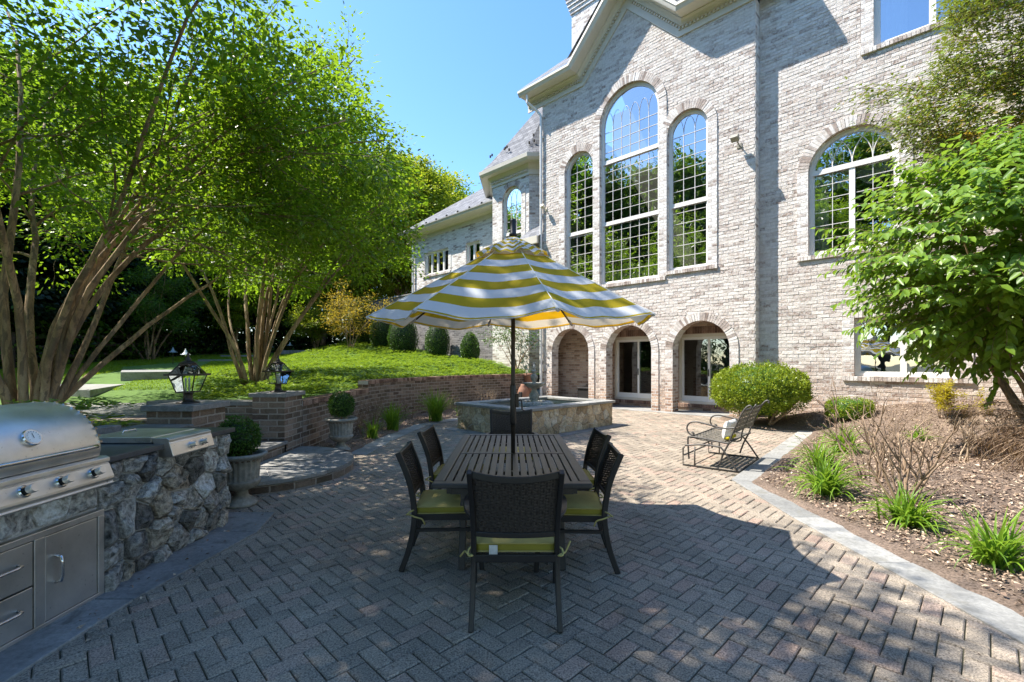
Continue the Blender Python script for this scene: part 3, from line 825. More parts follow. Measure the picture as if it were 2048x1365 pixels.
# --- turret bay
TY = .5; TZ0, TZ1 = 1.0, 9.28
tc = (-2.26, 2.1)
def tface(p0, p1, name, hole=None):
    p0 = Vector(p0); p1 = Vector(p1); d = p1 - p0; Ln = d.length
    e = empty(name + '_tmp'); bpy.data.objects.remove(e)
    outl = [(0, TZ0), (Ln, TZ0), (Ln, TZ1 + .1), (0, TZ1 + .1)]
    o = wall_mesh('turret_wall', outl, [hole] if hole else [], 0, [.14] if hole else [], M['brick'], house)
    o.location = (p0.x, p0.y, 0); o.rotation_euler = (0, 0, math.atan2(d.y, d.x)); return o
TP = [(-4.86, 2.0), (-3.36, TY), (-1.16, TY), (.34, 2.0), (.34, 4.2), (-4.86, 4.2)]
th = arch_outline(.63, 1.77, 6.2, 8.5, .57)
tw_ = tface(TP[1], TP[2], 'front', th); tface(TP[0], TP[1], 'left'); tface(TP[2], TP[3], 'right')
surround(house, -2.73, -1.59, 6.2, 8.5, .57, TY, .24, .018)
window(house, -2.73, -1.59, 6.2, 8.5, .57, TY + .09, [-2.73 + .1 + .94 * k / 3 for k in (1, 2)], [6.3 + .33 * k for k in range(1, 7)], (7.1,), (.31, -.06), .06)
def loopscale(k, z, prof=None):
    out = []
    for p in TP:
        d = Vector(p) - Vector(tc); L_ = d.length
        q = Vector(tc) + d * ((L_ + k) / L_); out.append((q.x, q.y, z))
    return out
tcn = MB(); prof = [(.02, 9.28), (.05, 9.28), (.05, 9.5), (.12, 9.56), (.2, 9.66), (.22, 9.7), (.5, 9.7), (.52, 9.72), (.6, 9.8), (.62, 9.95), (.5, 9.97)]
rings_ = [loopscale(k, z) for k, z in prof]; n = 6
for r_ in rings_: tcn.v += r_
for i in range(len(prof) - 1):
    for k in range(n): tcn.f.append((i * n + k, i * n + (k + 1) % n, (i + 1) * n + (k + 1) % n, (i + 1) * n + k))
tcn.build('turret_cornice', M['trim'], house)
td = MB()
for k in range(20): td.bx(-3.36 + k * .11, -3.36 + k * .11 + .055, TY - .11, TY - .05, 9.42, 9.5)
td.build('dentil', M['trim'], house)
tr_ = MB(); base = loopscale(.55, 9.96); mid = loopscale(.05, 10.45); apex = (-1.4, 2.6, 13.9)
for k in range(6):
    k2 = (k + 1) % 6
    tr_.add([base[k], base[k2], mid[k2], mid[k]], [(0, 1, 2, 3)]); tr_.add([mid[k], mid[k2], apex], [(0, 1, 2)])
me = tr_.mesh('turret_roof')
bm = bmesh.new(); bm.from_mesh(me); bmesh.ops.recalc_face_normals(bm, faces=bm.faces); bm.to_mesh(me); bm.free()
uv = me.uv_layers.new(name='UVMap')
for p in me.polygons:
    nrm = Vector(p.normal); t = Vector((0, 0, 1)).cross(nrm).normalized(); b_ = nrm.cross(t)
    for li in p.loop_indices:
        q = me.vertices[me.loops[li].vertex_index].co; uv.data[li].uv = (q.dot(t), q.dot(b_))
tro = finish('turret_roof', me, M['slate'], house)
for k in range(9): MB().box((-3.5 + random.random() * 2.6, .35 + random.random() * .4, 10.55 + random.random() * .4), (.06, .05, .1)).build('snow_guard', M['gap'], tro)
# small entry roof between turret and main block
er = MB(); roofquad(er, [(-1.2, -.3, 6.35), (.0, -.3, 6.35), (.0, 1.2, 7.5), (-1.2, 1.2, 7.5)]); er.build('entry_roof', M['slate'], house, uv=True)
eb = MB(); eb.bx(-1.2, 0, -.34, -.24, 6.12, 6.4); eb.build('entry_fascia', M['trim'], house)

# --- left wing
WY = 1.5
outl = [(-11.04, 1.5), (-3.2, 1.5), (-3.2, 8.6), (-11.04, 8.6)]
W1, W2 = (-9.95, -7.82), (-6.39, -5.32)
wall_mesh('wing_wall', outl, [arch_outline(*W1, 6.38, 7.62), arch_outline(*W2, 6.38, 7.55)], WY, [.14, .14], M['brick'], house)
window(house, *W1, 6.38, 7.62, None, WY + .08, [], [], (), None, .07, mull=[(W1[0] + (W1[1] - W1[0]) * k / 4, 7.56) for k in (1, 2, 3)])
window(house, *W2, 6.38, 7.55, None, WY + .08, [], [], (), None, .07, mull=[(sum(W2) / 2, 7.48)])
sill(house, W1[0] - .2, W1[1] + .2, 6.38, WY); sill(house, W2[0] - .2, W2[1] + .2, 6.38, WY)
for s0, s1, z1 in ((*W1, 7.62), (*W2, 7.55)):
    for xa, xb in ((s0 - .22, s0), (s1, s1 + .22)): MB().bx(xa, xb, WY - .02, WY + .01, 6.39, z1 + .2).build('brick_strip', M['brick'], house, uv=True)
cornice([(0, 0), (.05, 0), (.05, .2), (.12, .26), (.18, .3), (.5, .3), (.62, .34), (.66, .5), (0, .5)], 'wing_cornice', M['trim'], [(-11.7, 8.46), (-3.2, 8.46)], WY)
MB().add([(-11.04, WY, 1.5), (-11.04, WY + 6, 1.5), (-11.04, WY + 6, 8.6), (-11.04, WY, 8.6)], [(0, 1, 2, 3)]).build('wing_end_wall', M['brick'], house, uv=True)
wr = MB(); e = 8.9
roofquad(wr, [(-11.75, WY - .68, e), (-3, WY - .68, e), (-3, WY + 4.3, 12.6), (-8.2, WY + 4.3, 12.6)])
roofquad(wr, [(-11.75, WY - .68, e), (-8.2, WY + 4.3, 12.6), (-11.75, WY + 9.3, e)])
roofquad(wr, [(-11.75, WY + 9.3, e), (-8.2, WY + 4.3, 12.6), (-3, WY + 4.3, 12.6), (-3, WY + 9.3, e)])
wr.build('wing_roof', M['slate'], house, uv=True)
for k in range(9): MB().box((-11 + k * .9, WY - .45, 9.1), (.07, .07, .08)).build('snow_guard', M['gap'], house)
ds = MB(); ds.tube([(-11.0, WY - .1, 8.5), (-11.0, WY - .1, 2)], .06, 8); ds.build('downspout', M['white'], house)
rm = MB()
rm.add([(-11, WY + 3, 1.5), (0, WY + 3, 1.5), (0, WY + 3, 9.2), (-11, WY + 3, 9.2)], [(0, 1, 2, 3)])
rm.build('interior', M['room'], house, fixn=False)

# ================================================================== GROUND
WALLPATH = [(-3.52, 7.85), (-3.52, 9.6), (-3.5, 11.3), (-3.38, 12.2), (-3.1, 12.95), (-2.75, 13.6), (-2.3, 14.5), (-1.75, 15.5), (-1.15, 16.3), (-.45, 17.0), (.35, 17.7), (.95, 18.2)]
def hill(x, y):
    z = .7 + .065 * (y - 8) if y > 8 else .7 + .02 * (y - 8)
    z += .0145 * max(0, y - 20) ** 2 * smoothstep(x, -14, -8)
    d = segdist(x, y, WALLPATH)
    if y > 7.4:
        b_ = .79 + .2 * smoothstep(y, 10.9, 12.2); z = b_ + (z - b_) * smoothstep(d, .1, 3.2)
    z = min(z, 4.2)
    return z
def wd(x, y):      # distance in front of the house wall
    v = Vector((x, y, 0)) - HP
    return -v.dot(HN) + .34
BEDEDGE = [(3.0, -1.2), (3.0, 5.95), (6.7, 10.4), (5.5, 10.75), (5.5, 12.4), (5.8, 13.4)]
def bed(x, y):     # mulch bed at the right
    d = min(max(0, x - 3.14), max(0, (x - 3.18) * .714 - (y - 5.9) * .7)) if y > 5.9 else max(0, x - 3.12)
    de = segdist(x, y, BEDEDGE)
    z = .4 * smoothstep(d, .2, 4.5)
    w_ = wd(x, y)
    s = (Vector((x, y, 0)) - HP).dot(HU)
    k = smoothstep(s, 7.4, 9.2) * smoothstep(s, 7.4, 12) ** .35
    z = max(z, (.42 + .09 * max(0, s - 9)) * k * smoothstep(3.2 - w_, 0, 2.6))
    return -.02 + .055 * smoothstep(de, 0, .11) + z * smoothstep(de, .05, .9)
def sheet(name, poly, fz, step, mat, kind='structure', jit=0.0, skirt=None):
    xs = [p[0] for p in poly]; ys = [p[1] for p in poly]
    x0, x1, y0, y1 = min(xs), max(xs), min(ys), max(ys)
    nx = int((x1 - x0) / step) + 2; ny = int((y1 - y0) / step) + 2
    V = []; F = []; idx = {}
    ins = {}
    for i in range(nx):
        for j in range(ny):
            ins[i, j] = inpoly(x0 + (i + .5) * step, y0 + (j + .5) * step, poly)
    def vid(i, j):
        if (i, j) not in idx:
            x = x0 + i * step; y = y0 + j * step
            idx[i, j] = len(V); V.append((x, y, fz(x, y) + (mnoise.noise((x * 3.1, y * 3.1, 0)) * jit + mnoise.noise((x * 11, y * 11, 3)) * jit * .5 if jit else 0)))
        return idx[i, j]
    for i in range(nx):
        for j in range(ny):
            if ins[i, j]: F.append((vid(i, j), vid(i + 1, j), vid(i + 1, j + 1), vid(i, j + 1)))
    me = bpy.data.meshes.new(name); me.from_pydata(V, [], F); me.update()
    o = finish(name, me, mat, None, True)
    if kind: tag(o, kind=kind)
    return o
g = MB(); g.add([(-600, -600, -.22), (600, -600, -.22), (600, 600, -.22), (-600, 600, -.22)], [(0, 1, 2, 3)])
tag(g.build('ground', M['ground'], fixn=False), kind='structure')
# paved court
COURT = [(-2.75, -1.2), (2.83, -1.2), (2.83, 6.1), (6.75, 10.5), (5.7, 10.95), (5.7, 12.4), tuple(hw(7.3, -.04))[:2], tuple(hw(.1, -.04))[:2], (.6, 17.0), (-.35, 15.0), (-1.62, 12.9), (-2.39, 11.5), (-2.67, 9.24), (-2.75, 7.9), (-3.5, 7.8), (-3.5, 5.0), (-2.75, 4.6)]
g = MB(); g.add([(-4.3, -3, -.014), (14, -3, -.014), (14, 13, -.014), (1.3, 18.2, -.014), (-4.3, 18.2, -.014)], [(0, 1, 2, 3, 4)])
tag(g.build('sand_bed', M['joint'], fixn=False), kind='structure')
def pavers():
    U = .1025; ang = R(44.4); ca, sa = math.cos(ang), math.sin(ang)
    V = []; F = []
    def one(x0, y0, w_, h_):
        cx, cy = (x0 + w_ / 2) * U, (y0 + h_ / 2) * U
        X, Y = cx * ca - cy * sa, cx * sa + cy * ca + 5
        if Y < -.6 or not inpoly(X, Y, COURT): return
        if ((X - .55) * .714 + (Y - 11.16) * -.7) ** 2 < 1.3 ** 2 and ((X - .55) * .7 + (Y - 11.16) * .714) ** 2 < .9 ** 2: return
        hx, hy = w_ * U / 2 - .0032, h_ * U / 2 - .0032
        dz = random.gauss(0, .0016); tx, ty = random.gauss(0, .008), random.gauss(0, .008)
        da = random.gauss(0, .008); c2, s2 = math.cos(ang + da), math.sin(ang + da)
        b = len(V)
        for e, z in ((0, -.04), (0, -.0065), (.007, 0)):
            for sx_, sy_ in ((-1, -1), (1, -1), (1, 1), (-1, 1)):
                lx, ly = sx_ * (hx - e), sy_ * (hy - e)
                V.append((X + lx * c2 - ly * s2, Y + lx * s2 + ly * c2, z + dz + lx * tx + ly * ty))
        for r_ in (0, 4):
            for k in range(4): F.append((b + r_ + k, b + r_ + (k + 1) % 4, b + r_ + 4 + (k + 1) % 4, b + r_ + 4 + k))
        F.append((b + 8, b + 9, b + 10, b + 11))
    for i in range(-180, 180):
        for j in range(-70, 70):
            ox, oy = i + 2 * j, i - 2 * j
            if abs(ox * U) > 18 or abs(oy * U) > 18: continue
            one(ox, oy, 2, 1); one(ox, oy + 1, 1, 2)
    me = bpy.data.meshes.new('patio_paving'); me.from_pydata(V, [], F); me.update()
    return tag(finish('patio_paving', me, M['paver']), kind='structure')
pavers()
# bluestone edging
def slabs(name, pts_in, pts_out, z0, z1, mat, n_per=1.0, kind='structure'):
    """a run of slabs between two polylines with the same number of points"""
    mb = MB()
    for (a, b), (c, d) in zip(zip(pts_in[:-1], pts_in[1:]), zip(pts_out[:-1], pts_out[1:])):
        a, b, c, d = map(Vector, (a, b, c, d)); Ln = (b - a).length; n = max(1, round(Ln / n_per))
        for k in range(n):
            t0, t1 = k / n + .003 / Ln, (k + 1) / n - .003 / Ln
            q = [a.lerp(b, t0), a.lerp(b, t1), c.lerp(d, t1), c.lerp(d, t0)]
            mb.prism([(p.x, p.y) for p in q], z0, z1 + random.uniform(-.003, .003))
    return tag(mb.build(name, mat, bevel=.006), kind=kind)
slabs('stone_edging', [(2.8, -1), (2.79, 2.5), (2.78, 4.6), (2.88, 6.1), (6.42, 10.4)], [(3.12, -1), (3.11, 2.5), (3.14, 4.6), (3.22, 5.9), (6.85, 10.15)], -.1, .012, M['flag'], 1.15)
slabs('stone_edging', [(-2.8, 7.75), (-2.74, 9.2), (-2.44, 11.4), (-1.66, 12.7), (-.4, 14.6), (.5, 16.6)], [(-2.42, 7.75), (-2.36, 9.1), (-2.08, 11.25), (-1.34, 12.5), (-.1, 14.4), (.8, 16.4)], -.1, .012, M['flag'], .8)
slabs('stone_edging', [(-2.9, -.6), (-2.9, 1.8), (-2.9, 3.0), (-2.9, 4.2), (-2.9, 4.75)], [(-2.42, -.6), (-2.42, 1.8), (-2.44, 3.0), (-2.3, 4.2), (-2.42, 4.75)], -.1, .012, M['flagdark'], 1.0)
tag(MB().prism([tuple(hw(.05, -.02))[:2], tuple(hw(.05, -.4))[:2], tuple(hw(7.5, -.4))[:2], tuple(hw(7.5, -.02))[:2]], -.1, .012).build('threshold_paving', M['flag']), kind='structure')
tag(MB().prism([tuple(hw(.05, -.021))[:2], tuple(hw(7.6, -.021))[:2], tuple(hw(7.6, .4))[:2], tuple(hw(.05, .4))[:2]], -.1, -.004).build('threshold_paving', M['flag']), kind='structure')
# beds, lawn and bank
BED = [(3.0, -1.2), (3.0, 5.95), (6.7, 10.4), (5.5, 10.75), (5.5, 12.4), (6.0, 13.2)] + [tuple(hw(s, .1 if s < 7.7 else .44))[:2] for s in (7.5, 7.7, 10, 13, 16.5)] + [(13, -1.2)]
bedo = sheet('mulch_bed', BED, lambda x, y: bed(x, y), .07, M['mulch'], jit=.016)
LBED = [(-3.48, 7.85), (-2.6, 7.85), (-2.55, 9.2), (-2.25, 11.3), (-1.5, 12.6), (-.25, 14.5), (.65, 16.6), (.9, 18.0), (.35, 17.68), (-.45, 16.95), (-1.15, 16.25), (-1.75, 15.4), (-2.3, 14.4), (-2.75, 13.5), (-3.1, 12.85), (-3.4, 12.1)]
sheet('mulch_bed', LBED, lambda x, y: -.03 + .08 * smoothstep(segdist(x, y, [(-2.6, 7.85), (-2.55, 9.2), (-2.25, 11.3), (-1.5, 12.6), (-.25, 14.5), (.65, 16.6)]), .02, .25), .07, M['mulch'], jit=.03)
HILL = [(-3.56, -2), (-3.56, 4.9), (-4.15, 5.0), (-4.15, 5.7), (-5.6, 5.8), (-5.6, 7.2), (-4.3, 7.3), (-3.9, 7.9), (-3.9, 11.35), (-3.75, 12.4), (-3.4, 13.3), (-2.65, 14.75), (-1.5, 16.6), (-.75, 17.4), (.7, 18.6), (1.5, 19.3), (-1, 22), (-5, 27), (-9, 33), (-14, 44), (-60, 60), (-60, -10), (-12, -10)]
def hz(x, y):
    if y < 8: return min(.78, hill(x, y)) if x > -5 else hill(x, y)
    return hill(x, y)
sheet('lawn', HILL, hz, .25, M['grass'])
tag(MB().prism([(-60, -10), (-20.5, -10), (-18.6, 18), (-18.7, 28), (-15, 33), (-10, 36), (-14, 60), (-60, 60)], 0, .01).build('woodland_floor', M['ground']), kind='structure')
o = bpy.data.objects['woodland_floor']; bpy.data.objects.remove(o)
sheet('woodland_floor', [(-60, -10), (-20.5, -10), (-18.6, 18), (-18.7, 27), (-15, 31), (-10, 34), (-14, 44), (-60, 60)], lambda x, y: hill(x, y) + .04, .6, M['ground'], jit=.05)
# side of the bank facing the stairs and the court is closed by walls (below)

# ------------------------------------------------------------------ masonry
def curvewall(name, path, z0, z1, th, mat, parent=None, side=1):
    """brick wall along a path; face on the path, thickness to the left"""
    P = [Vector(p) for p in path]; n = len(P)
    nor = []
    for i in range(n):
        d = (P[min(i + 1, n - 1)] - P[max(i - 1, 0)]).normalized(); nor.append(Vector((-d.y, d.x)) * side)
    me = bpy.data.meshes.new(name); V = []; F = []; UVs = []
    cum = 0
    for i in range(n):
        if i: cum += (P[i] - P[i - 1]).length
        q = P[i] + nor[i] * th
        V += [(P[i].x, P[i].y, z0), (P[i].x, P[i].y, z1), (q.x, q.y, z1), (q.x, q.y, z0)]
        UVs += [(cum, z0), (cum, z1), (cum, z1 + th), (cum, z1 + th + z1 - z0)]
    for i in range(n - 1):
        for k in range(3): F.append((i * 4 + k, i * 4 + 4 + k, i * 4 + 5 + k, i * 4 + 1 + k))
    F += [(0, 1, 2, 3), tuple((n - 1) * 4 + k for k in (3, 2, 1, 0))]
    me.from_pydata(V, [], F); me.update()
    uv = me.uv_layers.new(name='UVMap')
    for p in me.polygons:
        for li in p.loop_indices:
            vi = me.loops[li].vertex_index; uv.data[li].uv = UVs[vi]
        if abs(p.normal.y) > .9 and p.index >= len(F) - 2:
            for li in p.loop_indices:
                c = me.vertices[me.loops[li].vertex_index].co; uv.data[li].uv = (c.x, c.z)
    bm = bmesh.new(); bm.from_mesh(me); bmesh.ops.recalc_face_normals(bm, faces=bm.faces); bm.to_mesh(me); bm.free()
    return finish(name, me, mat, parent)
rw = tag(empty('retaining_wall', (0, 0, 0)), 'curved brown brick retaining wall holding back the bright ground cover', 'wall')
def densify(path, st=.3):
    out = [path[0]]
    for a, b in zip(path[:-1], path[1:]):
        n = max(1, int(math.hypot(b[0] - a[0], b[1] - a[1]) / st))
        out += [(a[0] + (b[0] - a[0]) * k / n, a[1] + (b[1] - a[1]) * k / n) for k in range(1, n + 1)]
    return out
lowp = [p for p in WALLPATH if p[1] <= 11.3]; highp = [p for p in WALLPATH if p[1] >= 11.3]
lowp[0] = (-3.52, 7.82)
# a rowlock course caps each length
curvewall('low_wall', densify(lowp), -.1, .80, .26, M['brickbrown'], rw)
curvewall('high_wall', densify(highp), -.1, 1.0, .26, M['brickbrown'], rw)
def rowlock(path, z, h=.09, th=.27, name='coping'):
    mb = MB(); P = densify(path, .078)
    for a, b in zip(P[:-1], P[1:]):
        a = Vector((a[0], a[1], 0)); b = Vector((b[0], b[1], 0)); d = (b - a); Ln = d.length; d.normalize(); nn = Vector((-d.y, d.x, 0))
        m = Matrix((d, nn, Vector((0, 0, 1)))).transposed()
        mb.box((a + b) / 2 + nn * (th / 2 - .012) + Vector((0, 0, z + h / 2 + random.uniform(-.004, .002))), (Ln - .009, th + .02, h), m)
    return mb.build(name, M['wedgebrown'], rw)
rowlock(lowp, .805); rowlock(highp, 1.005)
curvewall('coping_core', densify(lowp), .795, .885, .25, M['mortar'], rw)
curvewall('coping_core', densify(highp), .995, 1.085, .25, M['mortar'], rw)
def pillar(x0, y0, name, label, w_=.5, d_=.6):
    t = tag(empty(name, (x0, y0, 0)), label, 'pillar', 'brick gate pillars by the steps')
    MB().bx(-w_ / 2, w_ / 2, -d_ / 2, d_ / 2, -.1, .995).build('shaft', M['brickbrown'], t, uv=True)
    MB().bx(-w_ / 2 - .04, w_ / 2 + .04, -d_ / 2 - .04, d_ / 2 + .04, .997, 1.062).build('cap', M['flagdark'], t, bevel=.008)
    return t
pillar(-3.79, 5.44, 'brick_pillar', 'square brick pillar with slate cap nearest the built-in grill')
pillar(-3.77, 7.5, 'brick_pillar', 'square brick pillar with slate cap where the low retaining wall starts')
# stair flank walls
fw_ = tag(empty('flank_wall', (0, 0, 0)), 'short dark brick wall beside the stone steps, behind the far pillar', 'wall')
MB().bx(-5.7, -4.03, 7.3, 7.55, .1, .86).build('wall', M['brickbrown'], fw_, uv=True)
MB().bx(-5.72, -4.03, 7.27, 7.58, .862, .93).build('cap', M['flagdark'], fw_, bevel=.006)
fw_ = tag(empty('flank_wall', (0, 0, 0)), 'low brick wall between the stone grill island and the near pillar', 'wall')
MB().bx(-5.7, -4.05, 5.42, 5.66, .1, .86).build('wall', M['brickbrown'], fw_, uv=True)
MB().bx(-3.62, -3.38, 4.62, 5.13, -.1, .78).build('end_wall', M['brickbrown'], fw_, uv=True)
MB().bx(-4.08, -3.5, 4.6, 5.12, .785, .86).build('cap', M['flagdark'], fw_, bevel=.008)
# steps
st = tag(empty('entrance_step', (-3.5, 6.48, 0)), 'half-round brick step with a flagstone top below the pillars', 'step')
n = 26; rad = 1.2
arc = [(rad * math.sin(PI * k / n) * 1.02, -rad * math.cos(PI * k / n)) for k in range(n + 1)]
mb = MB(); V = []; F = []
me = bpy.data.meshes.new('riser')
for k, (x, y) in enumerate(arc): V += [(x, y, -.1), (x, y, .105)]
F = [(2 * k, 2 * k + 2, 2 * k + 3, 2 * k + 1) for k in range(n)]
me.from_pydata(V, [], F); me.update(); uv = me.uv_layers.new(name='UVMap')
for p in me.polygons:
    for li in p.loop_indices:
        vi = me.loops[li].vertex_index; uv.data[li].uv = (vi // 2 * rad * PI / n, V[vi][2])
finish('riser', me, M['brickbrown'], st)
# flag pieces of the half-round top
def vor(rect, n, jitter=.8, seeds=None, relax=1):
    x0, x1, y0, y1 = rect; A = (x1 - x0) * (y1 - y0)
    if seeds is None:
        s = math.sqrt(A / n); nx = max(1, round((x1 - x0) / s)); ny = max(1, round((y1 - y0) / s)); seeds = []
        for i in range(nx):
            for j in range(ny):
                seeds.append((x0 + (i + .5 + (.5 * (j % 2) - .25) * .8 + random.uniform(-.5, .5) * jitter) * (x1 - x0) / nx, y0 + (j + .5 + random.uniform(-.5, .5) * jitter) * (y1 - y0) / ny))
    cells = []
    for i, (sx_, sy_) in enumerate(seeds):
        poly = [(x0, y0), (x1, y0), (x1, y1), (x0, y1)]
        for k, (tx, ty) in sorted(enumerate(seeds), key=lambda q: (q[1][0] - sx_) ** 2 + (q[1][1] - sy_) ** 2)[1:16]:
            mx, my = (sx_ + tx) / 2, (sy_ + ty) / 2; nx_, ny_ = tx - sx_, ty - sy_
            out = []
            for a, b in zip(poly, poly[1:] + poly[:1]):
                da = (a[0] - mx) * nx_ + (a[1] - my) * ny_; db = (b[0] - mx) * nx_ + (b[1] - my) * ny_
                if da <= 0: out.append(a)
                if (da < 0 < db) or (db < 0 < da):
                    t = da / (da - db); out.append((a[0] + (b[0] - a[0]) * t, a[1] + (b[1] - a[1]) * t))
            poly = out
            if len(poly) < 3: break
        if len(poly) >= 3: cells.append(poly)
    return cells
def shrink(poly, d):
    try: q = inset_outline(poly, d)
    except Exception: return None
    a = sum(p[0] * r[1] - r[0] * p[1] for p, r in zip(q, q[1:] + q[:1])) / 2
    return q if a > .0006 else None
tmb = MB()
for c in vor((-.0, 1.3, -1.25, 1.25), 9, .9):
    # clip to the disc
    pts = []
    m = len(c)
    fine = []
    for a, b in zip(c, c[1:] + c[:1]):
        for k in range(8): fine.append((a[0] + (b[0] - a[0]) * k / 8, a[1] + (b[1] - a[1]) * k / 8))
    for x, y in fine:
        r_ = math.hypot(x, y)
        if r_ > rad + .03: x, y = x * (rad + .03) / r_, y * (rad + .03) / r_
        pts.append((x, y))
    q = []
    for p in pts:
        if not q or math.hypot(p[0] - q[-1][0], p[1] - q[-1][1]) > .012: q.append(p)
    cx = sum(p[0] for p in q) / len(q); cy = sum(p[1] for p in q) / len(q)
    q = [(cx + (p[0] - cx) * .985, cy + (p[1] - cy) * .985) for p in q]
    tmb.prism(q, .107, .15 + random.uniform(-.002, .002))
tmb.build('tread', M['flagdark'], st)
MB().prism([(x, y) for x, y in arc], .09, .143).build('mortar_bed', M['mortar'], st)
for i, (x, z, lab) in enumerate(((-3.52, .32, 'second stone step between the brick pillars, just above the half-round one'), (-3.95, .5, 'third stone step up between the brick pillars'), (-4.4, .66, 'uppermost stone step between the brick pillars'))):
    e = tag(empty('stone_step', (x, 6.46, z)), lab, 'step')
    MB().bx(-.62 if i < 2 else -1.1, 0, -.74, .79, -.3, -.052).build('riser', M['brickbrown'], e, uv=True)
    MB().bx(-.62 if i < 2 else -1.1, .03, -.738, .788, -.05, 0).build('tread', M['flagdark'], e, bevel=.006)
# long slabs stepping up the lawn
SLABS = []
def lawnslab(top, z, h, lab):
    SLABS.append(top)
    cx = sum(p[0] for p in top) / len(top); cy = sum(p[1] for p in top) / len(top)
    o = MB().prism([(p[0] - cx, p[1] - cy) for p in top], -h, 0).build('lawn_step', M['flag'], bevel=.012, loc=(cx, cy, z))
    return tag(o, lab, 'step', 'stone slab steps across the lawn')
def pz(px, py, z):
    Z = (1.54 - z) * 930 / (py - 725); return ((px - 1024) / 930 * Z, Z)
lawnslab([(-5.48, 5.72), (-5.48, 7.26), (-6.2, 8.9), (-6.85, 10.2), (-9.6, 10.4), (-9.6, 8.9), (-7.3, 7.6), (-6.6, 5.72)], .76, .3, 'lowest wide pale slab at the head of the steps, behind the grill')
lawnslab([pz(60, 777, .97), pz(180, 780, .97), pz(305, 760, .97), pz(338, 753, .97), pz(244, 757.5, .97), pz(60, 770, .97)], .97, .28, 'long pale slab on the lawn with a tapering right end, second step up')
lawnslab([pz(241, 744.5, 1.27), pz(358, 743.5, 1.27), pz(430, 736, 1.27), pz(244, 739, 1.27)], 1.27, .3, 'wide slab in the middle of the lawn, behind the near lantern')
def pq(px, Y): return ((px - 1024) / 930 * Y, Y)
lawnslab([pq(396, 21.6), pq(455, 21.4), pq(500, 22.4), pq(396, 23.4)], 1.66, .24, 'small dark-fronted slab high on the lawn, left of the tall crape myrtle')
lawnslab([pq(441, 25.2), pq(510, 25.2), pq(510, 26.6), pq(441, 26.6)], 1.93, .24, 'farthest narrow slab at the top edge of the lawn')
lawnslab([pq(560, 27), pq(640, 27), pq(640, 28.2), pq(560, 28.2)], 2.24, .25, 'far slab right of the tall crape myrtle, at the head of the ground cover')
# terrace garden wall
gw = tag(empty('garden_wall', HP, HA), 'grey shaded brick terrace wall behind the clipped evergreen cones', 'wall')
MB().bx(-15, -.02, .9, 1.2, .4, 5.3).build('wall', M['brickdark'], gw, uv=True)
MB().bx(-15, -.02, .86, 1.24, 5.302, 5.38).build('coping', M['flag'], gw, bevel=.01)
MB().bx(-3.2, -2.9, .82, .898, .4, 5.3).build('pier', M['brickbrown'], gw, uv=True)

# ------------------------------------------------------------------ stone faces
def stoneface(cells, frame, depth, mb, gap=.007, seed=0, top=None):
    """cells in (u,v) -> rough stones standing out along the frame's third axis"""
    O, U_, V_, W_ = frame
    for c in cells:
        p0 = shrink(c, gap)
        if not p0: continue
        # break long edges so that outlines are uneven
        q = []
        for a, b in zip(p0, p0[1:] + p0[:1]):
            Ln = math.hypot(b[0] - a[0], b[1] - a[1]); k = max(1, int(Ln / .07))
            for i in range(k):
                t = i / k; j = .006 if i else 0
                q.append((a[0] + (b[0] - a[0]) * t + random.uniform(-j, j), a[1] + (b[1] - a[1]) * t + random.uniform(-j, j)))
        cx = sum(p[0] for p in q) / len(q); cy = sum(p[1] for p in q) / len(q)
        size = math.sqrt(abs(sum(p[0] * r[1] - r[0] * p[1] for p, r in zip(q, q[1:] + q[:1])) / 2))
        d = depth * random.uniform(.55, 1.25); tu, tv = random.uniform(-.35, .35) * depth / .05, random.uniform(-.35, .35) * depth / .05
        n = len(q); b = len(mb.v)
        def put(x, y, w_): mb.v.append(tuple(O + U_ * x + V_ * y + W_ * w_))
        for x, y in q: put(x, y, -.01)
        for x, y in q: put(cx + (x - cx) * .97, cy + (y - cy) * .97, max(.006, d * .55 + (x - cx) * tu * .7 + (y - cy) * tv * .7 + random.uniform(-.004, .004)))
        for x, y in q: put(cx + (x - cx) * .72, cy + (y - cy) * .72, max(.01, d * .95 + (x - cx) * tu + (y - cy) * tv + random.uniform(-.3, .3) * depth))
        for x, y in q: put(cx + (x - cx) * .36, cy + (y - cy) * .36, max(.012, d * 1.08 + (x - cx) * tu + (y - cy) * tv + random.uniform(-.34, .34) * depth))
        put(cx, cy, d * 1.1)
        for r_ in range(3):
            for k in range(n):
                k2 = (k + 1) % n; mb.f.append((b + r_ * n + k, b + r_ * n + k2, b + (r_ + 1) * n + k2, b + (r_ + 1) * n + k))
        for k in range(n): mb.f.append((b + 3 * n + k, b + 3 * n + (k + 1) % n, b + 4 * n))
XA, YA, ZA = Vector((1, 0, 0)), Vector((0, 1, 0)), Vector((0, 0, 1))

# ================================================================== OUTDOOR KITCHEN  (front face at x = -2.72, faces +x)
FX = -2.74
kit = tag(empty('stone_island', (FX, 2.6, 0)), 'grey fieldstone outdoor kitchen island with dark granite top', 'counter')
core = MB(); core.bx(-.78, -.01, -2.2, 1.86, -.05, .865); core.build('core', M['mortar'], kit)
cells = []
yA = 3.07 - 2.6
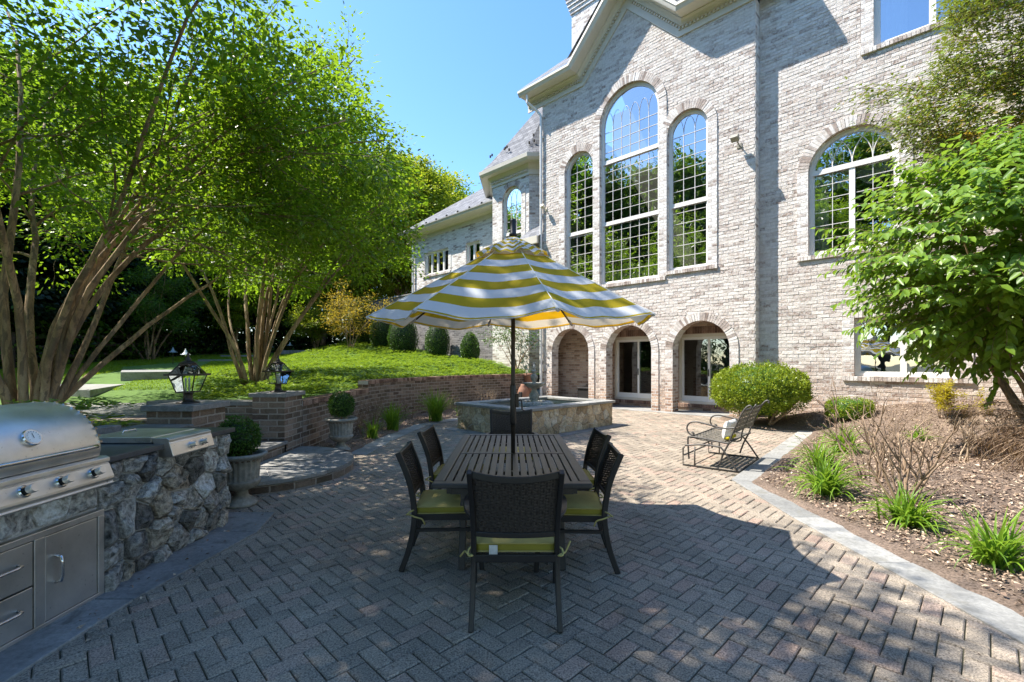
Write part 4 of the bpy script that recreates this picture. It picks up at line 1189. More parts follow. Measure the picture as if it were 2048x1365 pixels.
# between top of the doors and grill: a strip; right of the doors: full height
cells += [[(p[0], p[1]) for p in c] for c in vor((yA, 1.86, -.02, .865), 44, .95)]
cells += vor((-2.2, yA, .58, .80), 11, .8)
sm = MB(); stoneface(cells, (Vector((0, 0, 0)), YA, ZA, XA), .045, sm, .006)
stoneface(vor((-.78, 0, -.02, .865), 16, .9), (Vector((0, 1.86, 0)), XA, ZA, YA), .03, sm, .006)
sm.build('stone_face', M['stone'], kit)
MB().bx(-.84, .055, .46, 1.915, .868, .91).build('countertop', M['granite'], kit, bevel=.006)
MB().bx(-.84, -.70, -2.2, 1.5, .912, .99).build('backsplash', M['flagdark'], kit, bevel=.006)
# doors and drawers
f = MB(); ya, yb = -1.35, .475
f.bx(.0, .045, ya, yb, .535, .572); f.bx(.0, .045, ya, yb, .0, .035)
f.bx(.0, .045, yb - .045, yb, .035, .535); f.bx(.0, .045, .025, .085, .035, .535); f.bx(.0, .045, ya, ya + .04, .035, .535)
df = f.build('cabinet_frame', M['steel'], kit, bevel=.003)
MB().bx(-.02, .012, ya + .01, yb - .01, .01, .56).build('shadow_gap', M['gap'], kit)
def handle(pts, parent): MB().tube(pts, .0085, 8).build('handle', M['chrome'], parent, smooth=True)
dd = MB().bx(.014, .04, .09, .425, .04, .53).build('cabinet_door', M['steel'], kit, bevel=.003)
handle([(.04, .15, .24), (.075, .15, .25), (.082, .15, .28), (.082, .15, .36), (.075, .15, .39), (.04, .15, .40)], dd)
for z0, z1 in ((.04, .275), (.285, .53)):
    dr = MB().bx(.014, .04, -.55, .02, z0, z1).build('drawer', M['steel'], kit, bevel=.003)
    zc = (z0 + z1) / 2 + .02
    handle([(.04, -.38, zc), (.075, -.37, zc), (.084, -.34, zc), (.084, -.10, zc), (.075, -.07, zc), (.04, -.06, zc)], dr)
# the grill
gr = tag(empty('gas_grill', (FX, 2.62, 0)), 'stainless steel gas grill with hood, thermometer and control knobs', 'grill')
b = MB(); b.bx(-.6, .0, -.42, .42, .78, .93); b.build('firebox', M['steel'], gr, bevel=.004)
pr = [(.075, .935), (.085, .99), (.065, 1.07), (.02, 1.155), (-.05, 1.22), (-.15, 1.268), (-.27, 1.285), (-.42, 1.27), (-.55, 1.2), (-.6, 1.1), (-.6, .935)]
def bez(P, k=4):
    out = []
    for i in range(len(P) - 1):
        p0 = Vector(P[max(i - 1, 0)]); p1 = Vector(P[i]); p2 = Vector(P[i + 1]); p3 = Vector(P[min(i + 2, len(P) - 1)])
        for j in range(k):
            t = j / k
            out.append(tuple(.5 * ((2 * p1) + (p2 - p0) * t + (2 * p0 - 5 * p1 + 4 * p2 - p3) * t * t + (3 * p1 - p0 - 3 * p2 + p3) * t ** 3)))
    out.append(tuple(P[-1])); return out
pr = bez(pr)
hd = MB(); n = len(pr)
ys = [-.41, -.395, .375, .39]
for y, s_ in zip(ys, (.985, 1, 1, .985)):
    hd.v += [(-.26 + (x + .26) * s_, y, .935 + (z - .935) * s_) for x, z in pr]
for i in range(3):
    for k in range(n - 1): hd.f.append((i * n + k, i * n + k + 1, (i + 1) * n + k + 1, (i + 1) * n + k))
hd.f += [tuple(range(n)), tuple(range(3 * n, 4 * n))]
hood = hd.build('hood', M['steel'], gr, smooth=False)
for p in hood.data.polygons:
    if len(p.vertices) == 4: p.use_smooth = True
rv = MB()
for k in range(6, 30, 2):
    x, z = pr[k]; rv.box((x + .002, .383, z), (.012, .02, .012))
rv.build('rivet', M['chrome'], hood)
hb = MB(); hb.tube([(.088, -.40, 1.005), (.115, -.36, 1.008), (.125, -.30, 1.008), (.125, .26, 1.008), (.115, .32, 1.008), (.085, .345, 1.004)], .013, 10); hb.build('handle', M['chrome'], hood, smooth=True)
# thermometer: axis along the hood's outward normal
ti = min(range(n), key=lambda k: abs(pr[k][1] - 1.12) + (pr[k][0] < -.2) * 9); tx, tz = pr[ti]
tdv = Vector((.87, 0, .5)).normalized()
tm = Matrix.Translation((tx, -.02, tz)) @ tdv.to_track_quat('Z', 'Y').to_matrix().to_4x4()
def lat(prof, mtx, n=28):
    m = MB().lathe(prof, n); m.v = [tuple(mtx @ Vector(v)) for v in m.v]; return m
th_ = lat([(.0, -.01), (.047, -.01), (.05, .012), (.046, .02), (.04, .02)], tm).build('thermometer', M['chrome'], hood, smooth=False)
lat([(.0, .0205), (.0395, .0205), (.0395, .0213)], tm).build('dial', M['white'], th_)
q = MB(); q.box((0, .006, .0228), (.003, .03, .001)); 
for k in range(11):
    a = R(-120 + 24 * k); q.box((.031 * math.sin(a), .031 * math.cos(a), .0228), (.002, .006, .001), Matrix.Rotation(-a, 3, 'Z'))
q.v = [tuple(tm @ Vector(v)) for v in q.v]; q.build('needle', M['gap'], th_)
# front panel: rounded rail, sloping fascia, drip lip
pn = MB()
prf = [(.0, .93), (.075, .93), (.098, .918), (.1, .895), (.088, .885), (.095, .88), (.128, .80), (.13, .785), (.12, .775), (.12, .765), (.126, .755), (.12, .745), (.0, .745)]
for y in (-.47, .435): pn.v += [(x, y, z) for x, z in prf]
n = len(prf); pn.f += [(k, (k + 1) % n, n + (k + 1) % n, n + k) for k in range(n)] + [tuple(range(n)), tuple(range(n, 2 * n))]
pnl = pn.build('control_panel', M['steel'], gr, bevel=.003)
kn = Vector((.93, 0, .37)).normalized()
for y in (-.33, -.115, .09, .3):
    mt = Matrix.Translation((.112, y, .843)) @ kn.to_track_quat('Z', 'Y').to_matrix().to_4x4()
    k1 = lat([(.0, -.004), (.034, -.004), (.034, .006), (.028, .012), (.0, .012)], mt, 20).build('knob', M['chrome'], pnl)
    lat([(.02, .01), (.022, .034), (.0, .034)], mt, 20).build('grip', M['gap'], k1)
    lat([(.024, .032), (.0245, .062), (.022, .066), (.0, .066)], mt, 20).build('face', M['steel'], k1)
# side burner
sb = tag(empty('side_burner', (FX, 3.84, .91)), 'stainless side burner with flat green-grey lid and two knobs', 'burner')
prf = [(-.05, .045), (.07, .045), (.095, .03), (.092, .01), (.098, 0), (.125, -.095), (.118, -.105), (.0, -.105), (-.02, -.02)]
pn = MB(); n = len(prf)
for y in (-.25, .25): pn.v += [(x, y, z) for x, z in prf]
pn.f += [(k, (k + 1) % n, n + (k + 1) % n, n + k) for k in range(n)] + [tuple(range(n)), tuple(range(n, 2 * n))]
pnl = pn.build('control_panel', M['steel'], sb, bevel=.003)
for y in (-.02, .12):
    mt = Matrix.Translation((.11, y, -.045)) @ Vector((.96, 0, .26)).normalized().to_track_quat('Z', 'Y').to_matrix().to_4x4()
    k1 = lat([(.0, -.004), (.031, -.004), (.031, .006), (.0, .008)], mt, 20).build('knob', M['chrome'], pnl)
    lat([(.021, .006), (.022, .04), (.02, .045), (.0, .045)], mt, 20).build('face', M['steel'], k1)
lid = MB().bx(-.56, -.045, -.25, .25, .004, .05).build('lid', M['steel'], sb, bevel=.004)
MB().tube([(-.42, -.07, .05), (-.42, -.06, .07), (-.42, .06, .07), (-.42, .07, .05)], .007, 8).build('handle', M['chrome'], lid, smooth=True)

# ================================================================== POND AND FOUNTAIN
fc = Vector((.25, 9.26, 0)); fa = HA
# local x along the long front-right face (towards the right corner), y into the pond
pond = tag(empty('stone_pond', fc, math.atan2(.7, .714)), 'raised rectangular fieldstone pond with bluestone coping', 'pond')
LX, LY = 3.12, 2.18       # local x along (.714,.7); y along (-.7,.714)
cm = MB(); 
for (x0, x1, y0, y1) in ((.02, LX - .02, .02, .28), (.02, LX - .02, LY - .28, LY - .02), (.02, .28, .28, LY - .28), (LX - .28, LX - .02, .28, LY - .28)): cm.bx(x0, x1, y0, y1, -.05, .545)
cm.build('core', M['mortar'], pond)
sm = MB()
stoneface(vor((0, LX, -.02, .545), 44, .75), (Vector((0, .02, 0)), XA, ZA, -YA), .022, sm, .005)
stoneface(vor((0, LY, -.02, .545), 26, .75), (Vector((.02, LY, 0)), -YA, ZA, -XA), .022, sm, .005)
stoneface(vor((0, LX, -.02, .545), 30, .75), (Vector((LX, LY - .02, 0)), -XA, ZA, YA), .02, sm, .005)
stoneface(vor((0, LY, -.02, .545), 20, .75), (Vector((LX - .02, 0, 0)), YA, ZA, XA), .02, sm, .005)
sm.build('stone_face', M['stonetan'], pond)
cp = MB(); e = .05; wdt = .36
for k in range(3):
    a = -e + (LX + 2 * e) * k / 3 + .003; b = -e + (LX + 2 * e) * (k + 1) / 3 - .003
    cp.bx(a, b, -e, wdt - e, .548, .605); cp.bx(a, b, LY - wdt + e, LY + e, .548, .605)
for k in range(2):
    a = wdt - e + .003 + (LY - 2 * wdt + 2 * e) * k / 2; b = wdt - e - .003 + (LY - 2 * wdt + 2 * e) * (k + 1) / 2
    cp.bx(-e, wdt - e, a, b, .548, .605); cp.bx(LX - wdt + e, LX + e, a, b, .548, .605)
cp.build('coping', M['flag'], pond, bevel=.008)
MB().bx(.25, LX - .25, .25, LY - .25, .3, .49).build('water', M['water'], pond)
MB().prism([(-.3, -.26), (LX + .28, -.26), (LX + .28, -.005), (-.005, -.005), (-.005, LY + .2), (-.3, LY + .2)], -.1, .009).build('base_paving', M['flagdark'], pond)
ft = tag(empty('fountain', (.53, 11.12, .49)), 'weathered three-tier stone fountain with small shell bowl', 'fountain')
bas = MB(); random.seed(3)
for k in range(13):
    a = 2 * PI * k / 13
    bas.lathe([(.0, -.02), (.11, -.02), (.125, .05), (.1, .105), (.05, .12), (.0, .12)], 8, (.36 * math.cos(a), .36 * math.sin(a), random.uniform(-.01, .015)))
bas.lathe([(.0, -.05), (.33, -.05), (.33, .05), (.0, .07)], 24)
bas.build('rock_ring', M['mossstone'], ft)
MB().lathe([(.1, .05), (.13, .07), (.13, .1), (.085, .13), (.115, .2), (.125, .26), (.09, .33), (.055, .38), (.06, .43), (.1, .45), (.0, .45)], 20).build('pedestal', M['mossstone'], ft, smooth=True)
MB().lathe([(.07, .42), (.15, .45), (.22, .5), (.255, .535), (.26, .56), (.235, .565), (.19, .53), (.0, .5)], 32, flute=(2, 5, .06)).build('bowl', M['mossstone'], ft, smooth=True)
MB().lathe([(.06, .5), (.07, .53), (.045, .57), (.055, .6), (.085, .66), (.09, .71), (.06, .76), (.035, .79), (.06, .81), (.075, .84), (.05, .86), (.03, .87), (.04, .9), (.045, .93), (.03, .97), (.015, 1.0), (.008, 1.05), (.0, 1.06)], 18).build('finial', M['mossstone'], ft, smooth=True)

# ================================================================== URNS, LANTERNS AND SMALL THINGS
def urn(loc, label):
    t = tag(empty('planter_urn', loc), label, 'urn', 'fluted stone urns with clipped boxwood')
    MB().lathe([(.165, 0), (.165, .035), (.15, .045), (.14, .06), (.105, .085), (.075, .11), (.065, .15), (.08, .175)], 28).build('foot', M['concrete'], t, smooth=True)
    MB().lathe([(.07, .172), (.12, .185), (.17, .21), (.195, .245), (.205, .27), (.20, .285)], 36, flute=(1, 4, .05)).build('bulb', M['concrete'], t, smooth=True)
    MB().lathe([(.185, .286), (.185, .30), (.195, .45), (.21, .515), (.215, .525)], 44, flute=(1, 3, .055)).build('body', M['concrete'], t, smooth=False)
    MB().lathe([(.21, .522), (.245, .53), (.268, .545), (.275, .56), (.268, .578), (.24, .582), (.215, .57), (.205, .52), (.0, .52)], 36).build('rim', M['concrete'], t, smooth=True)
    MB().lathe([(.204, .5), (.204, .535), (.0, .545)], 20).build('soil', M['mulch'], t)
    return t
urn((-2.92, 5.02, 0), 'fluted stone urn beside the end of the grill island').scale = (.93, .93, .97); urn((-2.95, 8.03, 0), 'fluted stone urn beside the half-round step and low wall')
def lantern(loc, rz, label):
    t = tag(empty('pillar_lantern', loc, rz), label, 'lantern', 'glass lanterns on the pillars')
    MB().lathe([(.12, 0), (.12, .012), (.075, .02), (.055, .04), (.045, .06), (.05, .075), (.045, .09), (.05, .12), (.07, .13), (.0, .131)], 20).build('base', M['bronze'], t, smooth=True)
    fr = MB(); a, b, c = .085, .14, .06; z0, z1, z2 = .132, .335, .455
    for sx_, sy_ in ((-1, -1), (1, -1), (1, 1), (-1, 1)):
        fr.tube([(sx_ * a, sy_ * a, z0), (sx_ * b, sy_ * b, z1)], .007, 5); fr.tube([(sx_ * b, sy_ * b, z1), (sx_ * c, sy_ * c, z2)], .006, 5)
    for q, z, h_ in ((a, z0, .012), (b + .022, z1, .022), (c, z2, .012)):
        for s_ in (-1, 1):
            fr.bx(-q - .008, q + .008, s_ * q - .01, s_ * q + .01, z - h_ / 2, z + h_ / 2); fr.bx(s_ * q - .01, s_ * q + .01, -q + .0105, q - .0105, z - h_ / 2 - .001, z + h_ / 2 - .001)
    fr.build('frame', M['bronze'], t)
    MB().lathe([(.085, .46), (.08, .475), (.05, .49), (.03, .5), (.035, .515), (.02, .53), (.012, .55), (.016, .565), (.006, .59), (.0, .595)], 16).build('roof', M['bronze'], t, smooth=True)
    gl = MB()
    for k in range(4):
        A_ = Matrix.Rotation(k * PI / 2, 3, 'Z')
        gl.add([A_ @ Vector(p) for p in ((-a, -a, z0), (a, -a, z0), (b, -b, z1), (-b, -b, z1))], [(0, 1, 2, 3)])
        gl.add([A_ @ Vector(p) for p in ((-b, -b, z1), (b, -b, z1), (c, -c, z2), (-c, -c, z2))], [(0, 1, 2, 3)])
    gl.build('pane', M['lampglass'], t, fixn=False)
    cd = MB()
    for x, y in ((-.02, -.01), (.02, -.01), (0, .024)): cd.tube([(x, y, .132), (x, y, .25)], .009, 8); cd.tube([(x, y, .25), (x, y, .28), (x, y, .3)], [.008, .012, .002], 8)
    cd.build('candle', M['curtain'], t)
    return t
lantern((-3.79, 5.44, 1.062), R(8), 'bronze and glass lantern on the pillar nearest the grill')
lantern((-3.77, 7.5, 1.062), R(-30), 'bronze and glass lantern on the pillar where the retaining wall starts')
def pathlight(x, y, lab, mat, s=1.0):
    t = tag(empty('path_light', (x, y, hill(x, y))), lab, 'path light', 'mushroom path lights on the lawn'); t.scale = (s, s, s)
    MB().tube([(0, 0, -.05), (0, 0, .48)], .012, 8).build('stake', M['bronze'], t)
    MB().lathe([(.0, .46), (.02, .46), (.02, .5), (.17, .5), (.165, .515), (.09, .56), (.05, .62), (.03, .68), (.015, .69), (.012, .73), (.0, .735)], 18).build('hat', mat, t, smooth=True)
pathlight(*pq(346, 19.5), 'bluish mushroom path light standing on the far lawn, left of the near lantern', M['copper'])
pathlight(*pq(371, 17.5), 'pale weathered path light just above the near lantern', M['white'])
pathlight(*pq(541, 25.5), 'grey path light glimpsed among the stems of the far crape myrtle', M['copper'])
pathlight(*pq(580, 26.5), 'grey path light right of the far crape myrtle stems', M['copper'])
db = tag(empty('deck_box', hw(1.78, .68), HA), 'black resin storage box inside the left porch arch', 'storage box')
MB().bx(-.45, .36, -.22, .24, -.004, .54).build('body', M['plastic'], db, bevel=.02)
MB().bx(-.48, .39, -.25, .26, .545, .61).build('lid', M['plastic'], db, bevel=.015)
pt = tag(empty('terracotta_pot', hw(-.25, -.55, .0)), 'tall terracotta pot behind the fountain, left of the arches', 'pot')
MB().lathe([(.09, 0), (.12, .3), (.15, .7), (.165, 1.0), (.185, 1.02), (.185, 1.1), (.165, 1.11), (.15, 1.05), (.0, 1.0)], 28).build('body', M['terracotta'], pt, smooth=True)
pt = tag(empty('terracotta_planter', hw(.2, -1.3, 0), HA), 'squat terracotta chiminea with a dark mouth behind the fountain', 'chiminea')
MB().lathe([(.12, 0), (.16, .08), (.21, .3), (.21, .45), (.16, .6), (.1, .68), (.1, .74), (.0, .74)], 28).build('body', M['terracotta'], pt, smooth=True)
MB().box((.03, -.19, .36), (.16, .06, .22)).build('mouth', M['gap'], pt, bevel=.02)

# ================================================================== FURNITURE
random.seed(21)
# --- dining table
TX, TY0, TY1, TW = 0.0, 3.08, 5.22, 1.07
tb = tag(empty('dining_table', (TX, (TY0 + TY1) / 2, 0)), 'rectangular black slatted metal dining table under the striped umbrella', 'table')
hl, hwid = (TY1 - TY0) / 2, TW / 2
fr = MB()
for s_ in (-1, 1):
    fr.bx(s_ * hwid - (.075 if s_ > 0 else 0), s_ * hwid + (.075 if s_ < 0 else 0), -hl + .0755, hl - .0755, .70, .735)
    fr.bx(-hwid, hwid, s_ * hl - (.075 if s_ > 0 else 0), s_ * hl + (.075 if s_ < 0 else 0), .70, .735)
fr.bx(-hwid + .076, hwid - .076, -.035, .035, .702, .734)
fr.build('frame', M['table'], tb, bevel=.008)
sl_ = MB(); ns = 16; wslat = (TW - .15) / ns
for k in range(ns):
    x0 = -hwid + .075 + k * wslat
    for a, b in ((-hl + .078, -.037), (.037, hl - .078)): sl_.bx(x0 + .006, x0 + wslat - .006, a, b, .712, .731)
sl_.build('slat_panel', M['table'], tb, bevel=.003)
ap = MB()
for s_ in (-1, 1):
    ap.bx(s_ * (hwid - .1) - .012, s_ * (hwid - .1) + .012, -hl + .1, hl - .1, .64, .70); ap.bx(-hwid + .115, hwid - .115, s_ * (hl - .1) - .012, s_ * (hl - .1) + .012, .64, .70)
for y in (-.6, .6): ap.bx(-hwid + .115, hwid - .115, y - .02, y + .02, .685, .71)
ap.build('apron', M['table'], tb)
for sx_, sy_ in ((-1, -1), (1, -1), (1, 1), (-1, 1)):
    MB().bar((sx_ * (hwid - .18), sy_ * (hl - .42), .70), (sx_ * (hwid - .16), sy_ * (hl - .38), 0), .05, .05, up=(0, 1, 0)).build('leg', M['table'], tb, bevel=.006)

# --- chairs (seat faces +y, origin on the floor under the seat)
def catmull(P, k=5):
    P = [Vector(p) for p in P]; out = []
    for i in range(len(P) - 1):
        p0 = P[max(i - 1, 0)]; p1 = P[i]; p2 = P[i + 1]; p3 = P[min(i + 2, len(P) - 1)]
        for j in range(k):
            t = j / k; out.append(.5 * ((2 * p1) + (p2 - p0) * t + (2 * p0 - 5 * p1 + 4 * p2 - p3) * t * t + (3 * p1 - p0 - 3 * p2 + p3) * t ** 3))
    out.append(P[-1]); return out
def flatbar(mb, pts, w_, t_, side=(1, 0, 0)):
    """rectangular bar swept along points; w across side vector, t across the other"""
    pts = [Vector(p) for p in pts]; S = Vector(side); b = len(mb.v); n = len(pts)
    for i, p in enumerate(pts):
        d = (pts[min(i + 1, n - 1)] - pts[max(i - 1, 0)]).normalized(); q = d.cross(S).normalized(); s_ = q.cross(d).normalized()
        for a, c in ((-1, -1), (1, -1), (1, 1), (-1, 1)): mb.v.append(tuple(p + s_ * (a * w_ / 2) + q * (c * t_ / 2)))
    for i in range(n - 1):
        for k in range(4): mb.f.append((b + i * 4 + k, b + i * 4 + (k + 1) % 4, b + i * 4 + 4 + (k + 1) % 4, b + i * 4 + 4 + k))
    mb.f += [(b, b + 3, b + 2, b + 1), tuple(b + (n - 1) * 4 + k for k in range(4))]
    return mb
def back_y(z):      # back profile: leans away above the seat
    t = (z - .43) / .48
    return -.235 - .02 * t - .115 * t * t
def make_chair(arms, label):
    HB = .93 if arms else .875; W = .25 if arms else .235
    t = tag(empty('dining_chair', (0, 0, 0)), label, 'chair', 'wicker-backed dining chairs round the table')
    for s_ in (-1, 1):
        zt = HB
        pts = [(s_ * (W + .005), -.33, 0), (s_ * W, -.27, .17), (s_ * W * .985, -.235, .36), (s_ * W * .98, back_y(.5), .5), (s_ * W * 1.0, back_y(.68), .68), (s_ * W * 1.04, back_y(zt), zt)]
        flatbar(MB(), catmull(pts), .03, .042).build('rear_leg', M['black'], t, bevel=.006)
        if arms: pts = [(s_ * (W + .03), .27, 0), (s_ * (W + .03), .25, .4), (s_ * (W + .035), .22, .62)]
        else: pts = [(s_ * W, .265, 0), (s_ * W, .25, .22), (s_ * W, .235, .41)]
        flatbar(MB(), catmull(pts), .03, .036).build('front_leg', M['black'], t, bevel=.006)
        flatbar(MB(), [(s_ * W * .985, -.235, .395), (s_ * (W + (.02 if arms else 0)), .24, .395)], .028, .045).build('side_rail', M['black'], t, bevel=.004)
        flatbar(MB(), [(s_ * W * .99, -.25, .30), (s_ * (W + (.02 if arms else 0)), .25, .30)], .02, .022).build('stretcher', M['black'], t)
        if arms:
            a = catmull([(s_ * W * .99, back_y(.62), .64), (s_ * (W + .035), -.18, .655), (s_ * (W + .06), .02, .65), (s_ * (W + .055), .18, .63), (s_ * (W + .035), .24, .6), (s_ * (W + .03), .235, .56)])
            flatbar(MB(), a, .045, .022).build('armrest', M['black'], t, bevel=.006)
    f = MB(); f.bx(-W + .015, W - .015, .222, .252, .375, .415); f.bx(-W + .015, W - .015, -.255, -.225, .365, .41)
    for y in (-.12, 0, .12): f.bx(-W + .015, W - .015, y - .02, y + .02, .4, .412)
    f.build('seat_frame', M['black'], t, bevel=.004)
    # curved wicker back between the posts
    z0, z1 = .545, HB - .03
    def bp(u, v, off=0):
        z = z0 + (z1 - z0) * v; x = u * W * (.955 + .06 * v); dip = .03 * (1 - u * u)
        zz = z - .028 * (1 - u * u) * v + (.022 * (1 - u * u) * (1 - v) * -1 if not arms else 0)
        return Vector((x, back_y(z) - dip + off, zz))
    bk = MB(); nv, nh = 30, 34
    for k in range(nv):
        u = -1 + 2 * (k + .5) / nv
        P = [bp(u, j / 10, .003 * (1 if (j + k) % 2 else -1)) for j in range(11)]
        flatbar(bk, P, .0105, .003)
    for k in range(nh):
        v = (k + .5) / nh
        P = [bp(-1 + 2 * j / 14, v, .0035 * (1 if (j + k) % 2 else -1)) for j in range(15)]
        flatbar(bk, P, .0095, .003, side=(0, 0, 1))
    bo = bk.build('backrest', M['wicker'], t, fixn=False)
    for nm, v, hh in (('top_rail', 1.0, .04), ('lower_rail', 0, .032)):
        P = [bp(-1 + 2 * j / 12, v) + Vector((0, 0, .012 if v else -.01)) for j in range(13)]
        flatbar(MB(), P, hh, .026, side=(0, 0, 1)).build(nm, M['black'], t, bevel=.005)
    # boxed cushion with piping and tie strings
    cw, cd0, cd1, cz = W - .006, -.225, .262, .418
    def cushion(z):
        V = []; F = []; n = 16
        return V, F
    m = MB(); n = 18
    for j in range(n + 1):
        for i in range(n + 1):
            u = -1 + 2 * i / n; v = j / n
            ru = 1 - max(0, abs(u) - .9) / .1 * .02; 
            x = u * cw * (1 - .02 * math.cos(v * PI) ** 2); y = cd0 + (cd1 - cd0) * v
            e = (1 - abs(u) ** 6) * (1 - abs(2 * v - 1) ** 6)
            z = cz + .048 + .026 * e + .003 * math.sin(u * 4 + v * 5)
            m.v.append((x, y, z))
    for j in range(n):
        for i in range(n):
            b = j * (n + 1) + i; m.f.append((b, b + 1, b + n + 2, b + n + 1))
    cu = m.build('cushion', M['cushion'], t, smooth=True)
    def rim(v): return [(-cw, cd0), (cw, cd0), (cw, cd1), (-cw, cd1)]
    s2 = MB(); q = []
    for (xa, ya), (xb, yb) in zip(rim(0), rim(0)[1:] + rim(0)[:1]):
        for k in range(10): q.append((xa + (xb - xa) * k / 10, ya + (yb - ya) * k / 10))
    n = len(q); b = 0
    for j, (z, e) in enumerate(((cz - .002, .985), (cz + .015, 1.006), (cz + .035, 1.006), (cz + .05, .995))):
        for x, y in q: s2.v.append((x * e * (1 - .02 * math.cos((y - cd0) / (cd1 - cd0) * PI) ** 2), (y - .02) * e + .02, z))
    for j in range(3):
        for k in range(n): s2.f.append((j * n + k, j * n + (k + 1) % n, (j + 1) * n + (k + 1) % n, (j + 1) * n + k))
    s2.f.append(tuple(reversed(range(n))))
    s2.build('boxing', M['cushionside'], cu, smooth=True)
    pp = MB()
    for z in (cz + .003, cz + .049): pp.tube([(x * 1.004, (y - .02) * 1.004 + .02, z) for x, y in q] + [(q[0][0] * 1.004, (q[0][1] - .02) * 1.004 + .02, z)], .0045, 5)
    pp.build('piping', M['cushion'], cu, smooth=True)
    for s_ in (-1, 1):
        x = s_ * W
        MB().tube(catmull([(x * .93, -.215, cz + .03), (x * 1.08, -.25, cz + .03), (x * 1.1, -.285, cz + .005), (x * 1.0, -.28, cz + .0), (x * 1.15, -.22, cz - .01), (x * 1.22, -.17, cz - .02), (x * (1.34 if arms else 1.2), -.15, cz + (.035 if s_ > 0 and arms else -.06))], 4), .006, 5).build('tie', M['cushion'], cu, smooth=True)
    if arms:
        MB().box((-.13, -.243, cz + .018), (.05, .004, .055)).build('care_label', M['red tag'], cu)
    return t
ch_a = make_chair(True, 'armchair with its dark wicker back to the viewer, at the near end of the table')
ch_a.location = (.02, 2.98, 0)
ch_b = copy_tree(ch_a); ch_b.location = (.0, 5.62, 0); ch_b.rotation_euler.z = PI + R(2)
ch_b['label'] = 'armchair at the far end of the table, in front of the stone pond'
ch_c = make_chair(False, 'armless chair on the left of the table, nearest the viewer')
ch_c.location = (-.5, 3.68, 0); ch_c.rotation_euler.z = R(-90 + 3)
for x, y, a, lab in ((-.52, 4.66, -90 - 4, 'armless chair on the left of the table, half hidden behind the near left one'), (.455, 3.64, 90 - 3, 'armless chair on the right of the table, nearest the viewer'), (.52, 4.46, 90 + 4, 'armless chair on the right of the table, partly hidden behind the near right one')):
    c = copy_tree(ch_c); c.location = (x, y, 0); c.rotation_euler.z = R(a); c['label'] = lab

# --- umbrella
UX, UY = .01, 4.15
um = tag(empty('patio_umbrella', (UX, UY, 0)), 'yellow and white striped market umbrella standing through the dining table', 'umbrella')
MB().tube([(0, 0, .05), (0, 0, 2.72)], .0195, 14).build('pole', M['bronze'], um, smooth=True)
MB().tube([(0, 0, .98), (0, 0, 1.0), (0, 0, 1.33), (0, 0, 1.35)], [.02, .027, .027, .02], 14).build('sleeve', M['black'], um, smooth=True)
MB().lathe([(.27, 0), (.27, .03), (.2, .06), (.05, .09), (.03, .3), (.0, .3)], 28).build('base', M['black'], um, smooth=True)
ck = MB(); ck.bx(.02, .05, -.025, .025, 1.14, 1.26); ckp = ck.build('crank', M['bronze'], um, bevel=.006)
MB().tube([(.05, 0, 1.2), (.075, 0, 1.2), (.08, -.01, 1.12), (.1, -.01, 1.11)], .007, 8).build('handle', M['bronze'], ckp)
MB().lathe([(.022, 2.66), (.036, 2.665), (.036, 2.685), (.028, 2.69), (.03, 2.8), (.026, 2.815), (.0, 2.82)], 20).build('finial', M['black'], um, smooth=True)
RC, ZA_, ZR = 1.26, 2.645, 1.93
def rimpt(k):
    a = R(-90 - 77 + 45 * k + 0)      # corner azimuths, tuned to the photo
    return a
tiltm = Matrix.Translation((0, 0, 2.5)) @ Matrix.Rotation(R(-2.2), 4, 'X').inverted() @ Matrix.Translation((0, 0, -2.5))
def canopy_pt(k, t, w_, cap=0):
    a0, a1 = rimpt(k), rimpt(k + 1)
    p0 = Vector((math.cos(a0), math.sin(a0), 0)); p1 = Vector((math.cos(a1), math.sin(a1), 0))
    p = p0.lerp(p1, w_); sag = math.sin(PI * w_)
    r_ = RC * t; z = ZA_ - (ZA_ - ZR) * (t ** 1.04) - .058 * sag * t ** 1.5 - .02 * math.sin(PI * t)
    pull = 1 - .055 * sag * t ** 3
    q = p * r_ * pull
    wr = mnoise.noise((q.x * 3.2, q.y * 3.2, 1.7 + k)) * .017 * min(1, t * 1.6) * (.3 + sag) + .005 * math.sin(w_ * 15 + t * 5 + k) * sag * t * t
    z += wr
    if cap: z = ZA_ + .028 - (ZA_ - ZR) * t * 1.0 + .012 * t / .27 * cap - .03 * sag * (t / .27) ** 2 + .012 * math.sin(w_ * 13 + k * 2) * (t / .27)
    return tiltm @ Vector((q.x, q.y, z))
def canopy(t0, t1, nt_, cap=0):
    mb = MB(); uvs = []; nw = 14
    for k in range(8):
        b = len(mb.v)
        for i in range(nt_ + 1):
            t = t0 + (t1 - t0) * i / nt_
            for j in range(nw + 1): mb.v.append(tuple(canopy_pt(k, t, j / nw, cap))); uvs.append((j / nw, t * (1.0 if not cap else 3.2) + (.02 if not cap else .05)))
        for i in range(nt_):
            for j in range(nw):
                a = b + i * (nw + 1) + j; mb.f.append((a, a + 1, a + nw + 2, a + nw + 1))
    me = mb.mesh('canopy'); uv = me.uv_layers.new(name='UVMap')
    for lp in me.loops: uv.data[lp.index].uv = uvs[lp.vertex_index]
    return me
cn = finish('canopy', canopy(.1, 1.0, 26), M['canopy'], um, True)
hm = MB()
for k in range(8): hm.tube([tuple(canopy_pt(k, 1.0, j / 14)) for j in range(15)], .0045, 5)
hm.build('hem', M['canopy'], cn)
for k in range(8):
    MB().tube([tuple(canopy_pt(k, .12 + .88 * j / 14, 0) + Vector((0, 0, .002))) for j in range(15)], .0032, 5).build('seam', M['pillow'], cn)
finish('vent_cap', canopy(.02, .27, 8, 1), M['canopy'], cn, True)
hub = tiltm @ Vector((0, 0, 2.16))
